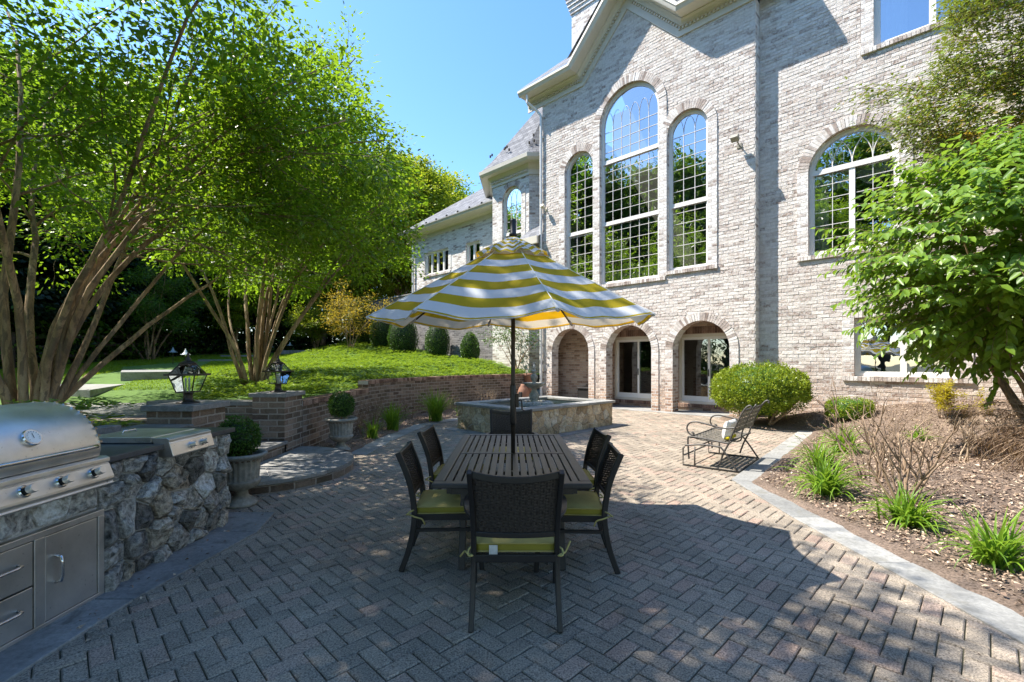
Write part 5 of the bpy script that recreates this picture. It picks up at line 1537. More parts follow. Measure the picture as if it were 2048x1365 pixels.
MB().lathe([(.03, -.04), (.045, -.03), (.045, .03), (.03, .04), (.0, .04)], 16, (0, 0, 2.08)).build('hub', M['bronze'], um, smooth=True)
for k in range(8):
    a = canopy_pt(k, .04, 0) + Vector((0, 0, -.02)); b = canopy_pt(k, .99, 0) + Vector((0, 0, -.012)); c = canopy_pt(k, .5, 0) + Vector((0, 0, -.014))
    rb = MB().tube([canopy_pt(k, .04 + .95 * q / 8, 0) - Vector((0, 0, .018)) for q in range(9)], .008, 6).build('rib', M['bronze'], um)
    MB().tube([(math.cos(rimpt(k)) * .04, math.sin(rimpt(k)) * .04, 2.08), tuple(c)], .007, 6).build('strut', M['bronze'], rb)
    # fabric pocket at the rib end
    d = (b - a).normalized()
    MB().tube([b - d * .08, b + d * .012], [.016, .014], 8).build('pocket', M['canopy'], rb)

# --- glider bench: local x along the seat, y to the front
ga = math.atan2(.77, .64)
gl = tag(empty('glider_bench', (3.14, 6.46, 0), ga), 'woven strap metal glider loveseat facing the pond, back to the viewer', 'bench')
GW, GD = 1.22, .76
for s_, x in ((0, 0.0), (1, GW)):
    b = MB()
    b.tube([(x, 0, .014), (x, GD, .014), (x, GD, .26), (x, GD - .02, .28)], .013, 8)
    b.tube(catmull([(x, 0, .014), (x, .2, .30), (x, .28, .335), (x, .5, .34), (x, GD - .03, .30)], 4), .013, 8)
    b.tube([(x, GD - .17, .3), (x, GD - .17, .014)], .011, 8)
    b.build('base_frame', M['glider'], gl, smooth=True)
    xi = x + (.05 if s_ == 0 else -.05)
    b = MB()
    b.tube(catmull([(xi, .69, .10), (xi, .70, .25), (xi, .705, .40), (xi, .66, .435), (xi, .40, .415), (xi, .16, .39), (xi, .10, .42)], 5), .013, 8)       # front leg and seat side
    b.tube(catmull([(xi, .26, .07), (xi, .20, .25), (xi, .13, .40), (xi, .09, .52), (xi, .0, .74), (xi, -.07, .88), (xi, -.13, .94), (xi, -.16, .925), (xi, -.15, .90)], 5), .013, 8)
    b.tube(catmull([(xi, .66, .43), (xi, .62, .5)], 3), .008, 8)
    b.build('seat_frame', M['glider'], gl, smooth=True)
    MB().tube(catmull([(xi, .045, .62), (xi, .2, .60), (xi, .42, .635), (xi, .58, .66), (xi, .68, .635), (xi, .72, .56), (xi, .69, .48), (xi, .63, .46), (xi, .62, .49), (xi, .65, .5)], 5), .012, 8).build('armrest', M['glider'], gl, smooth=True)
b = MB()
b.tube([(0, 0, .014), (GW, 0, .014)], .012, 8); b.tube([(0, GD - .02, .16), (GW, GD - .02, .16)], .012, 8); b.tube([(0, .5, .335), (GW, .5, .335)], .01, 8)
b.tube([(.05, .68, .425), (GW - .05, .68, .425)], .012, 8); b.tube([(.05, .14, .395), (GW - .05, .14, .395)], .012, 8)
b.tube([(.05, -.06, .87), (GW - .05, -.06, .87)], .011, 8); b.tube([(.05, .07, .55), (GW - .05, .07, .55)], .011, 8)
b.tube(catmull([(GW / 2, -.1, .92), (GW / 2, .0, .74), (GW / 2, .09, .5), (GW / 2, .12, .36), (GW / 2, .3, .34), (GW / 2, .5, .36), (GW / 2, .68, .42)], 4), .011, 8)
b.build('cross_rail', M['glider'], gl, smooth=True)
def bkp(x, z): return Vector((x, .0 + (.74 - z) * .39, z))
stp = MB()
for (xa, xb) in ((.06, GW / 2 - .02), (GW / 2 + .02, GW - .06)):
    n = 7
    for k in range(n):
        x = xa + (xb - xa) * (k + .5) / n
        flatbar(stp, [bkp(x, .56 + .31 * j / 8) + Vector((0, .004 * (1 if (j + k) % 2 else -1), 0)) for j in range(9)], .04, .004)
    for k in range(5):
        z = .585 + .285 * k / 4.3
        flatbar(stp, [bkp(xa + (xb - xa) * j / 8, z) + Vector((0, .005 * (1 if (j + k) % 2 else -1), 0)) for j in range(9)], .004, .042, side=(0, 1, .0))
stp.build('back_strap', M['strap'], gl)
stp = MB()
for k in range(17):
    x = .08 + (GW - .16) * k / 16
    flatbar(stp, [(x, .68 - .54 * j / 10, .42 - .022 * j / 10 - .02 * math.sin(PI * j / 10) + .003 * (1 if (j + k) % 2 else -1)) for j in range(11)], .046, .004)
for k in range(8):
    y = .66 - .5 * k / 7
    flatbar(stp, [(.06 + (GW - .12) * j / 16, y, .419 - .022 * k / 7 - .02 * math.sin(PI * (k + .3) / 7.6) + .004 * (1 if (j + k) % 2 else -1)) for j in range(17)], .042, .004, side=(0, 1, 0))
stp.build('seat_strap', M['strap'], gl)
pl = tag(empty('throw_pillow', gl.matrix_basis @ Vector((.34, .2, .425)), ga), 'white and yellow pillow leaning on the glider back', 'pillow')
pl.rotation_euler.x = 0
def pillowmesh(w_, h_, d_):
    mb = MB(); n = 14
    for s_ in (-1, 1):
        b = len(mb.v)
        for j in range(n + 1):
            for i in range(n + 1):
                u = -1 + 2 * i / n; v = -1 + 2 * j / n
                e = max(0, (1 - u ** 4) * (1 - v ** 4)) ** .6
                mb.v.append((u * w_ / 2, s_ * d_ / 2 * e + -.20 * (v * h_ / 2), v * h_ / 2 + h_ / 2))
        for j in range(n):
            for i in range(n):
                a = b + j * (n + 1) + i; mb.f.append((a, a + 1, a + n + 2, a + n + 1))
    return mb
pillowmesh(.42, .27, .13).build('cover', M['pillow'], pl, smooth=True)
MB().bx(-.2, .2, -.05, .04, -.005, .045).build('bottom_panel', M['pillowyellow'], pl, bevel=.02)

# ================================================================== PLANTS
def leafmesh(name, P, D, Nn, Ln, Wd, fold=.25, big=False, curl=.0):
    """many small leaves as one mesh: base P, direction D, face normal Nn"""
    P = np.asarray(P, float); D = np.asarray(D, float); Nn = np.asarray(Nn, float); n = len(P)
    Ln = np.broadcast_to(np.asarray(Ln, float), (n,))[:, None]; Wd = np.broadcast_to(np.asarray(Wd, float), (n,))[:, None]
    D = D / np.maximum(np.linalg.norm(D, axis=1, keepdims=True), 1e-6)
    S = np.cross(D, Nn); S /= np.maximum(np.linalg.norm(S, axis=1, keepdims=True), 1e-6)
    U = np.cross(S, D)
    if not big:
        V = np.stack([P, P + D * Ln * .45 + S * Wd * .5 + U * Wd * fold, P + D * Ln - U * Ln * curl, P + D * Ln * .45 - S * Wd * .5 + U * Wd * fold], 1)
        k = 4; faces = np.arange(4)[None]
    else:
        V = np.stack([P, P + D * Ln * .28 + S * Wd * .46 + U * Wd * fold, P + D * Ln * .66 + S * Wd * .36 + U * (Wd * fold * .8 - Ln * curl * .4), P + D * Ln - U * Ln * curl,
                      P + D * Ln * .66 - S * Wd * .36 + U * (Wd * fold * .8 - Ln * curl * .4), P + D * Ln * .28 - S * Wd * .46 + U * Wd * fold], 1)
        k = 6; faces = np.array([[0, 1, 2, 3], [0, 3, 4, 5]])
    V = V.reshape(-1, 3)
    F = (np.arange(n)[:, None, None] * k + faces[None]).reshape(-1, 4)
    me = bpy.data.meshes.new(name)
    me.vertices.add(len(V)); me.vertices.foreach_set('co', V.astype(np.float32).ravel())
    me.loops.add(F.size); me.loops.foreach_set('vertex_index', F.astype(np.int32).ravel())
    me.polygons.add(len(F)); me.polygons.foreach_set('loop_start', (np.arange(len(F)) * 4).astype(np.int32)); me.polygons.foreach_set('loop_total', np.full(len(F), 4, np.int32))
    me.update(calc_edges=True); me.validate()
    return me
def unit(n):
    v = rng.normal(size=(n, 3)); return v / np.linalg.norm(v, axis=1, keepdims=True)
def rv(a): return Vector((random.gauss(0, a), random.gauss(0, a), random.gauss(0, a)))
def limb(p, d, Ln, n, wob, bend=Vector((0, 0, 0))):
    pts = [Vector(p)]; d = Vector(d).normalized(); st_ = Ln / n
    for i in range(n):
        d = (d + rv(wob) + bend / n).normalized(); pts.append(pts[-1] + d * st_)
    return pts
def pick(pts, t):
    f = t * (len(pts) - 1); i = min(int(f), len(pts) - 2); return pts[i].lerp(pts[i + 1], f - i), (pts[i + 1] - pts[i]).normalized()
def twigleaves(acc, pts, n, spread, droop=.25):
    A = np.array([tuple(p) for p in pts]); m = len(A) - 1
    f = rng.uniform(.12, .999, n) * m; i = f.astype(int); fr_ = (f - i)[:, None]
    p = A[i] * (1 - fr_) + A[i + 1] * fr_; d = A[i + 1] - A[i]; d /= np.maximum(np.linalg.norm(d, axis=1, keepdims=True), 1e-6)
    o = rng.normal(size=(n, 3)) * spread; o[:, 2] *= .6
    dd = d * .6 + o / np.maximum(np.linalg.norm(o, axis=1, keepdims=True), 1e-6) * .9; dd[:, 2] -= droop
    nn = rng.normal(size=(n, 3)) * .45; nn[:, 2] = 1
    acc[0].append(p + o); acc[1].append(dd); acc[2].append(nn)
def joinacc(acc): return [np.concatenate(a) for a in acc]
def myrtle(name, loc, label, nst, H, spread, r0, seed, fixed=(), leaf=.062, per=34, mat='myrtle', low=2.4, bark='bark', group=None, cat='tree', nsec=7, nter=5, lim=None):
    random.seed(seed); t = tag(empty(name, loc), label, cat, group)
    wood = MB(); acc = ([], [], [])
    dirs = list(fixed)
    def out_(p): return lim is not None and (p.x + loc[0] > lim[0] - lim[2] * max(0, p.z + loc[2] - lim[1]) or (len(lim) > 3 and p.y + loc[1] > lim[3]))
    for k in range(nst - len(dirs)): dirs.append((360 * k / nst + random.uniform(-20, 20), random.uniform(7, 38)))
    for az, tl in dirs:
        a, tl = R(az), R(tl); d = Vector((math.cos(a) * math.sin(tl), math.sin(a) * math.sin(tl), math.cos(tl)))
        base = Vector((math.cos(a) * random.uniform(.05, .22), math.sin(a) * random.uniform(.05, .22), -.15)) * (r0 / .07)
        base.z = -.15
        Ln = H * random.uniform(.85, 1.05) * (1.08 - .55 * tl / R(50))
        out = Vector((math.cos(a), math.sin(a), 0)) * spread * .145
        pts = limb(base, d + Vector((0, 0, .95)), Ln, 13, .075, out)
        for i_, q_ in enumerate(pts):
            if i_ > 6 and out_(q_): pts = pts[:i_]; break
        rr = r0 * random.uniform(.7, 1.15); ni = len(pts) - 1
        wood.tube(pts, [max(.008, rr * (1 - .82 * (i / ni) ** .8)) * (1.25 if i == 0 else 1) for i in range(ni + 1)], 8)
        for s_ in range(nsec):
            f = random.uniform(.3, .98); p, dp = pick(pts, f)
            if p.z + loc[2] < low - .6: continue
            b = random.uniform(0, 2 * PI); side = (dp.orthogonal().normalized() if True else 0)
            side = Matrix.Rotation(b, 3, dp) @ side
            side = (side + Vector((math.cos(a), math.sin(a), 0)) * .5 * spread / 4)
            d2 = (dp * .55 + side * .9 + Vector((0, 0, .1)))
            L2 = random.uniform(.5, 1.0) * spread * (.42 + .3 * (1 - abs(f - .65)))
            p2 = limb(p, d2, L2, 8, .12, Vector((0, 0, -.12)))
            if out_(p2[-1]): continue
            r2 = max(.007, rr * (1 - .8 * f) * .5)
            wood.tube(p2, [r2 * (1 - .75 * i / 8) for i in range(9)], 5)
            for q in range(nter):
                f3 = random.uniform(.25, 1); p, dp = pick(p2, f3)
                if p.z + loc[2] < low - .3: continue
                d3 = dp + rv(.75); d3.z *= .5
                p3 = limb(p, d3, random.uniform(.5, 1.1) * (spread / 4) ** .5, 5, .16, Vector((0, 0, -.1)))
                if out_(p3[-1]): continue
                wood.tube(p3, [.006, .005, .004, .003, .003, .002], 3)
                twigleaves(acc, p3, per, .155)
            twigleaves(acc, p2[3:], int(per * 1.2), .16)
        twigleaves(acc, pts[8:], per * 2, .28)
    wood.build('trunk', M[bark], t, smooth=True, fixn=False)
    acc = joinacc(acc); n = len(acc[0])
    finish('crown', leafmesh('crown', acc[0], acc[1], acc[2], np.clip(rng.lognormal(0, .32, n), .45, 1.8) * leaf, np.clip(rng.lognormal(0, .25, n), .5, 1.6) * leaf * .6, .12), LM[mat], t)
    return t
myrtle('crape_myrtle', (-6.75, 6.5, .68), 'large many-stemmed crape myrtle rising behind the grill', 16, 8.6, 4.8, .06, 5,
       [(5, 30), (20, 22), (0, 9), (60, 6), (-60, 7), (170, 10), (120, 8), (-20, 18), (200, 16), (30, 13), (-90, 8), (-8, 35), (10, 16)], .085, 72, low=3.75, group='crape myrtles with smooth tan stems', nsec=11, nter=6, lim=(-1.4, 4.0, .5))
myrtle('crape_myrtle', (-6.15, 11.1, .9), 'smaller many-stemmed crape myrtle on the bank above the ground cover', 14, 9.6, 4.2, .056, 8,
       [(0, 30), (180, 30), (20, 18), (200, 14), (-30, 34), (150, 36), (0, 8), (90, 8)], .09, 80, low=4.4, group='crape myrtles with smooth tan stems', nsec=9, nter=6, lim=(-2.3, 6.3, .42))
def broadleaf(name, loc, label, H, cr, z0, seed, mat, leaf, nclump, per, bark='barkdark', group=None, flat=.55, trunk_r=.16, csize=.85):
    random.seed(seed); r_ = np.random.default_rng(seed)
    t = tag(empty(name, loc), label, 'tree', group)
    wood = MB(); tp = limb((0, 0, -.3), (random.gauss(0, .04), random.gauss(0, .04), 1), H * .85, 10, .05)
    wood.tube(tp, [trunk_r * (1.25 if i == 0 else 1 - .085 * i) for i in range(11)], 9)
    C = []
    zc = (z0 + H) / 2; hz_ = (H - z0) / 2
    while len(C) < nclump:
        v = Vector(tuple(r_.normal(size=3))).normalized(); q = random.uniform(.45, 1.0) ** .6
        lob = 1 + .28 * mnoise.noise((v.x * 1.7 + seed, v.y * 1.7, v.z * 1.7))
        k = 1 - .25 * max(0, v.z)
        p = Vector((v.x * cr * q * lob * k, v.y * cr * q * lob * k, zc + v.z * hz_ * q * lob))
        C.append(p)
    P = []; D = []; Nn = []
    for i, c in enumerate(C):
        if i % 3 == 0:
            f = max(.2, min(.95, (c.z - cr * .45) / (H * .85))); b, _ = pick(tp, f)
            m = b.lerp(c, .5) + Vector((0, 0, .12 * cr)); wood.tube([b, m, c], [trunk_r * .3 * (1.1 - f), trunk_r * .18, .012], 5)
        s = csize * random.uniform(.6, 1.25)
        o = r_.normal(size=(per, 3)) * np.array([s, s, s * flat]) * .5
        P.append(o + np.array(c)); out = np.array(c - Vector((0, 0, zc))); out = out / max(.1, np.linalg.norm(out))
        D.append(o / s + out * .5 + np.array([0, 0, -.35]) + r_.normal(size=(per, 3)) * .35); Nn.append(np.array([0, 0, 1.0]) + out * .4 + r_.normal(size=(per, 3)) * .5)
    P = np.concatenate(P); n = len(P)
    wood.build('trunk', M[bark], t, smooth=True, fixn=False)
    finish('crown', leafmesh('crown', P, np.concatenate(D), np.concatenate(Nn), r_.uniform(.7, 1.3, n) * leaf, r_.uniform(.7, 1.2, n) * leaf * .7, .15), LM[mat], t)
    return t
def place(src, x, y, z, rz, sc_, label, group):
    c = copy_tree(src); c.location = (x, y, z); c.rotation_euler.z = rz; c.scale = (sc_, sc_, sc_ * random.uniform(.92, 1.08)); c['label'] = label
    if group: c['group'] = group
    return c
GW1 = 'dark evergreens massed behind the lawn'; GW2 = 'tall green trees behind the lawn'
Ld = 'dark evergreen in the shaded mass behind the far edge of the lawn'
Lg = 'tall leafy green tree rising behind the dark evergreens'
ev = broadleaf('evergreen_tree', (-20.6, 17.5, 1.3), Ld, 8.8, 3.1, .2, 31, 'pine', .2, 150, 300, group=GW1, flat=.35)
wd1 = broadleaf('broadleaf_tree', (-24, 22, 1.6), Lg, 15, 4.8, 3.0, 32, 'woods', .26, 200, 260, group=GW2, trunk_r=.22, csize=1.2)
wd2 = broadleaf('broadleaf_tree', (-24.5, 34, 2.4), Lg, 14, 4.6, 2.6, 33, 'woods', .24, 200, 260, group=GW2, trunk_r=.2, csize=1.15)
random.seed(40)
for x, y, s_ in ((-20.9, 21.2, 1.0), (-20.2, 25.0, .95), (-19.5, 28.8, 1.0), (-21.2, 13.6, 1.05), (-17.4, 31.5, .9), (-23.5, 19.5, 1.25), (-23, 26.5, 1.25), (-14.6, 33.5, .85), (-21.8, 9.6, 1.1), (-25, 15, 1.3)):
    place(ev, x, y, hill(x, y), random.uniform(0, 6.3), s_, Ld, GW1)
for i, (x, y, s_) in enumerate(((-27, 15, 1.1), (-24.5, 29, 1.05), (-29, 22, 1.15), (-22, 36, 1.1), (-28, 8, 1.1), (-30, 31, 1.2))):
    place(wd1 if i % 2 else wd2, x, y, hill(x, y), random.uniform(0, 6.3), s_, Lg, GW2)
broadleaf('broadleaf_tree', (-7.3, 3.0, .7), 'leafy tree overhanging the grill from the left, its crown along the top edge', 10.5, 3.5, 5.2, 36, 'myrtle', .12, 210, 260, group=None, flat=.45, trunk_r=.12, csize=.9)
# trees beyond the frame on the left, seen mirrored in the windows
for i, (x, y, s_) in enumerate(((-29, -3, 1.25), (-31, -10, 1.6), (-31, 5, 1.4), (-24, -16, 1.5), (-30, 12, 1.5), (-36, 0, 1.8), (2, -17, 1.1), (9.5, -15, 1.15), (-4, -20, 1.2), (16, -12, 1.1))):
    place(wd2 if i % 2 else wd1, x, y, .5, random.uniform(0, 6.3), s_, 'tall leafy green tree mirrored in the glass of the house windows', 'trees mirrored in the windows')
mp1 = broadleaf('maple_tree', (-12.8, 31.5, 3.0), 'yellow-green maple filling the space left of the house wing', 12.0, 4.3, 2.0, 51, 'maple', .2, 220, 260, 'bark', flat=.4, trunk_r=.15, csize=1.05)
place(mp1, -17, 28.5, 2.5, 5.0, .62, 'small yellow-green maple at the back corner of the lawn', None)
place(mp1, -10.4, 30.5, 3.6, .6, .6, 'small yellow-green maple just beyond the row of evergreen cones', None)
place(mp1, -7.6, 33, 4.0, 2.0, 1.0, 'yellow-green maple nearest the far corner of the house wing', None)
place(mp1, -15, 36, 3.6, 4.1, 1.2, 'tall yellow-green maple behind the other maples', None)
place(wd2, -8.2, 41, 4.2, 1.0, 1.02, 'blue-green tree standing behind the end of the house wing', None)
place(wd2, -3.6, 47, 4.2, 3.0, .98, 'distant tree whose top peeps over the wing roof', None)
myrtle('golden_maple', (-8.9, 25.5, 2.2), 'small golden-leaved tree at the end of the hedge cones', 6, 4.0, 2.2, .04, 61, (), .085, 24, 'gold', 3.2, cat='tree', nsec=6)
myrtle('understory_tree', (-17.6, 22.6, 1.65), 'slender shaded multi-stemmed tree at the back of the lawn', 7, 5.2, 3.0, .06, 62, (), .1, 70, 'woods', 3.6, nsec=6)
myrtle('understory_tree', (-11.8, 28.0, 2.4), 'bushy pale-stemmed shrub tree beyond the top lawn slab', 8, 2.6, 2.2, .03, 63, (), .09, 60, 'maple', 3.0, nsec=6)
fe = tag(empty('rail_fence', (0, 0, 0)), 'dark rail fence in the shade behind the lawn', 'fence')
fb = MB()
for k in range(9):
    y0, y1 = 14 + k * 1.8, 15.8 + k * 1.8
    for h in (.35, .75, 1.15): fb.bar((-18.9, y0, hill(-18.9, y0) + h), (-18.9, y1, hill(-18.9, y1) + h), .12, .04, up=(1, 0, 0))
fb.build('rail', M['barkdark'], fe)
for k in range(10):
    y0 = 14 + k * 1.8; MB().bx(-18.98, -18.86, y0 - .06, y0 + .06, hill(-18.9, y0) - .2, hill(-18.9, y0) + 1.35).build('post', M['barkdark'], fe)

def undergrowth():
    r_ = np.random.default_rng(77); P = []
    line = [(-21.5, 2), (-20.6, 14), (-20.2, 22), (-20, 29), (-16.5, 33), (-12, 36), (-9, 38), (-5, 44)]
    seg = [(a, b, math.hypot(b[0] - a[0], b[1] - a[1])) for a, b in zip(line[:-1], line[1:])]; tot = sum(q[2] for q in seg)
    n = 52000; out = np.zeros((n, 3)); k = 0
    for a, b, l in seg:
        m = int(n * l / tot) if b != line[-1] else n - k
        t = r_.random(m); hh = r_.random(m) ** 1.3
        x = a[0] + (b[0] - a[0]) * t + r_.normal(size=m) * 1.0; y = a[1] + (b[1] - a[1]) * t + r_.normal(size=m) * 1.0
        for i in range(m): out[k + i] = (x[i], y[i], hill(x[i], y[i]) + hh[i] * (2.6 + 1.1 * mnoise.noise((x[i] * .7, y[i] * .7, 0))))
        k += m
    d = r_.normal(size=(n, 3)); d[:, 2] -= .3; nn = r_.normal(size=(n, 3)) * .6; nn[:, 2] += 1
    tag(finish('undergrowth', leafmesh('undergrowth', out, d, nn, r_.uniform(.12, .3, n), r_.uniform(.1, .2, n), .15), LM['woods']), 'shaded woodland undergrowth behind the lawn', 'undergrowth', None, 'stuff')
undergrowth()
# --- clipped shrubs
def clipped(name, loc, label, prof, n, leaf, mat, seed, cat='shrub', group=None, rough=.05, core=.9, gaps=None):
    """prof(v) -> (radius, height) for v in 0..1 from the base to the top"""
    r_ = np.random.default_rng(seed); t = tag(empty(name, loc), label, cat, group)
    cm = MB(); pr_ = []
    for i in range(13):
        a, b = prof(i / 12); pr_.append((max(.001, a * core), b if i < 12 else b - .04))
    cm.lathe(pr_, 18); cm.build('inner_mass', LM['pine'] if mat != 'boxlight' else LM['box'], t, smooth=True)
    P = []; D = []; Nn = []
    tot = [prof(i / 60)[0] for i in range(61)]; mx = max(tot)
    while len(P) < n:
        v = r_.random(); rad, z = prof(v)
        if r_.random() > max(rad / mx, .12): continue
        a = r_.random() * 2 * PI
        if gaps and gaps(a, v, r_): continue
        r2, z2 = prof(min(1, v + .02)); r1, z1 = prof(max(0, v - .02))
        nr = np.array([(z2 - z1), -(r2 - r1)]); nr /= max(1e-6, np.linalg.norm(nr))
        nv = np.array([math.cos(a) * nr[0], math.sin(a) * nr[0], nr[1]])
        bump = rough * (mnoise.noise((math.cos(a) * 2.2 + seed, math.sin(a) * 2.2, z * 3)) * 1.4 + mnoise.noise((math.cos(a) * rad * 7 + seed, math.sin(a) * rad * 7, z * 7)) * 1.3)
        k = r_.normal() * rough * .5 + bump
        P.append(np.array([math.cos(a) * rad, math.sin(a) * rad, z]) + nv * k)
        D.append(nv * .8 + r_.normal(size=3) * .7 + np.array([0, 0, .2])); Nn.append(nv + r_.normal(size=3) * .7)
    finish('foliage', leafmesh('foliage', P, D, Nn, r_.uniform(.7, 1.3, n) * leaf, r_.uniform(.7, 1.2, n) * leaf * .65, .15), LM[mat], t)
    return t
def conep(r_, h):
    return lambda v: (r_ * (math.sin(PI * min(1, .24 + v * .5)) * (1 - v ** 3.2) ** .5 if v < 1 else 0.0), h * v)
cones = ((940, 21.3, .43, 1.25, 'smallest evergreen cone, nearest the house corner'), (875, 23.0, .60, 1.75, 'second evergreen cone from the house corner'), (806, 24.6, .80, 1.95, 'broad evergreen cone, third from the house corner'),
         (766, 26.2, .72, 2.0, 'fourth evergreen cone from the house corner, under the umbrella edge'), (737, 27.4, .68, 2.05, 'fifth evergreen cone, overlapping its left neighbour'), (715, 28.4, .52, 1.9, 'leftmost evergreen cone of the row'))
for i, (px, Y, r_, h, lab) in enumerate(cones):
    x, y = pq(px, Y); zz = hill(x, y)
    ybase = {0: 719, 1: 713, 2: 702, 3: 694, 4: 686, 5: 682}[i]
    zt = 1.54 + (725 - ybase) / 930 * Y
    clipped('evergreen_cone', (x, y, min(zz, zt) - .1), lab, conep(r_, h + (zt - min(zz, zt)) + .1), 5200, .05, 'box', 70 + i, 'topiary', 'clipped evergreen cones along the terrace wall', .03)
def ballp(r_, h, low=.12):
    return lambda v: (r_ * math.sqrt(max(0, 1 - ((v - .48) / .52) ** 2)) if v > .0 else r_ * .3, low + h * v)
clipped('round_boxwood', (6.05, 11.35, 0), 'large rounded bright green boxwood beside the right porch arch', ballp(1.03, 1.2, .28), 19000, .05, 'boxlight', 81, 'shrub', None, .07, .8, gaps=lambda a, v, r_: (v < .3 and -1.2 < a - 2 * PI * (a > PI) < .6 and r_.random() < .75) or (v < .12 and r_.random() < .6))
bs = MB(); random.seed(4)
for k in range(9):
    a = random.uniform(-1.4, .8); bs.tube(limb((6.05 + math.cos(a) * .12, 11.2 + math.sin(a) * .12, -.05), (math.cos(a) * .7, math.sin(a) * .7, 1), 1.0, 6, .12), [.04, .035, .03, .025, .02, .015, .01], 6)
for v in range(len(bs.v)): bs.v[v] = (bs.v[v][0] - 6.05, bs.v[v][1] - 11.35, bs.v[v][2])
bs.build('stem', M['bark'], [o for o in bpy.data.objects if o.name == 'round_boxwood'][0], smooth=True)
for (x, y, z, lab, sd_) in ((-2.97, 5.02, .5, 'clipped boxwood ball growing in the urn beside the grill island', 91), (-2.95, 8.03, .53, 'clipped boxwood ball on a short stem in the urn by the low wall', 92)):
    t = clipped('boxwood_ball', (x, y, z), lab, ballp(.2, .4, .08 if sd_ == 92 else .03), 3200, .028, 'box', sd_, 'topiary', 'clipped boxwood balls in the urns', .02, .86)
    MB().tube([(0, 0, -.03), (.01, 0, .06), (0, 0, .16)], .012, 6).build('stem', M['bark'], t)
clipped('low_hedge', (7.55, 10.4, bed(7.55, 10.4) - .05), 'small flat-topped boxwood hedge at the corner of the mulch bed', lambda v: (.42 * (1 - v ** 8) ** .5 if v < 1 else 0.0, .42 * v), 3000, .04, 'boxlight', 94, 'shrub', None, .03)

# --- ground cover on the bank
PACH = [(-3.8, 8.0), (-3.74, 11.4), (-3.5, 12.5), (-2.95, 13.7), (-2.3, 14.95), (-1.5, 16.15), (-.6, 17.15), (.8, 18.45), (.2, 19.2), (-1.5, 20.9), (-4, 23.4), (-7, 26.8), (-9, 28.5), (-11, 27), (-11, 22), (-9.8, 17), (-8.3, 12), (-7.0, 10.8), (-6.3, 9.3), (-5.6, 7.7), (-4.3, 7.6)]
PACH2 = [(-3.62, .5), (-3.62, 4.5), (-4.12, 4.6), (-4.14, 5.35), (-6.4, 5.4), (-6.6, 5.6), (-9, 8.0), (-9, .5)]
def pachy(name, polys, n):
    r_ = np.random.default_rng(5); P = []; D = []; Nn = []; S = []
    for poly, m, zf in polys:
        xs = [p[0] for p in poly]; ys = [p[1] for p in poly]; c = 0
        while c < m:
            x = r_.uniform(min(xs), max(xs)); y = r_.uniform(min(ys), max(ys))
            if not inpoly(x, y, poly): continue
            if y > 13 and r_.random() > (13 / y) ** .8: continue
            c += 1
            if mnoise.noise((x * 1.1 + 7, y * 1.1, 5)) < -.42: continue
            z = zf(x, y); h = (.12 if y > 11 else .19) + .05 * r_.random() + .085 * mnoise.noise((x * 1.4, y * 1.4, 0)) + .035 * mnoise.noise((x * 5, y * 5, 2))
            sc_ = 1 if y < 13 else 1.25
            kk = 7; a0 = r_.random() * 6.28
            for k in range(kk):
                a = a0 + 2 * PI * k / kk + r_.normal() * .2; d = np.array([math.cos(a), math.sin(a), r_.uniform(-.35, .5)])
                P.append((x, y, z + h + r_.normal() * .012)); D.append(d); Nn.append(np.array([-d[0] * .3, -d[1] * .3, 1]) + r_.normal(size=3) * .2); S.append(sc_)
            # lower leaves
            for k in range(3):
                a = r_.random() * 6.28; d = np.array([math.cos(a), math.sin(a), .1]); P.append((x, y, z + h * .5)); D.append(d); Nn.append(np.array([0, 0, 1]) + r_.normal(size=3) * .3); S.append(sc_)
    n = len(P); S = np.array(S)
    me = leafmesh(name, P, D, Nn, np.clip(r_.lognormal(0, .25, n), .5, 1.6) * .078 * S, r_.uniform(.8, 1.2, n) * .034 * S, .12)
    o = finish(name, me, LM['pachy']); return tag(o, 'low bright green ground cover spread over the bank', 'ground cover', None, 'stuff')
def z2(x, y): return .92 if x > -5.2 and y < 4.6 else hill(x, y)
pachy('ground_cover', [(PACH, 9000, hill), (PACH2, 2300, z2)], 0)
def grass():
    r_ = np.random.default_rng(6); P = []; D = []; S = []
    poly = [(-6.9, 11), (-8.4, 12.2), (-9.9, 17), (-11.1, 22), (-11.1, 27.5), (-15, 30), (-18.3, 27), (-18.3, 13), (-13, 10.5)]
    while len(P) < 60000:
        x = r_.uniform(-18.4, -6.5); y = r_.uniform(8.5, 30)
        if not inpoly(x, y, poly) or any(inpoly(x, y, q) for q in SLABS): continue
        P.append((x, y, hill(x, y) - .005)); d = r_.normal(size=3) * .45; d[2] = 1; D.append(d); S.append(1 if y < 14 else 1.5)
    n = len(P); S = np.array(S)
    me = leafmesh('lawn_grass', P, D, r_.normal(size=(n, 3)), r_.uniform(.025, .06, n) * S, .011 * S, .05)
    tag(finish('lawn_grass', me, LM['maple']), 'short mown grass of the sloping lawn', 'grass', None, 'stuff').data.materials[0] = M['blade']
grass()

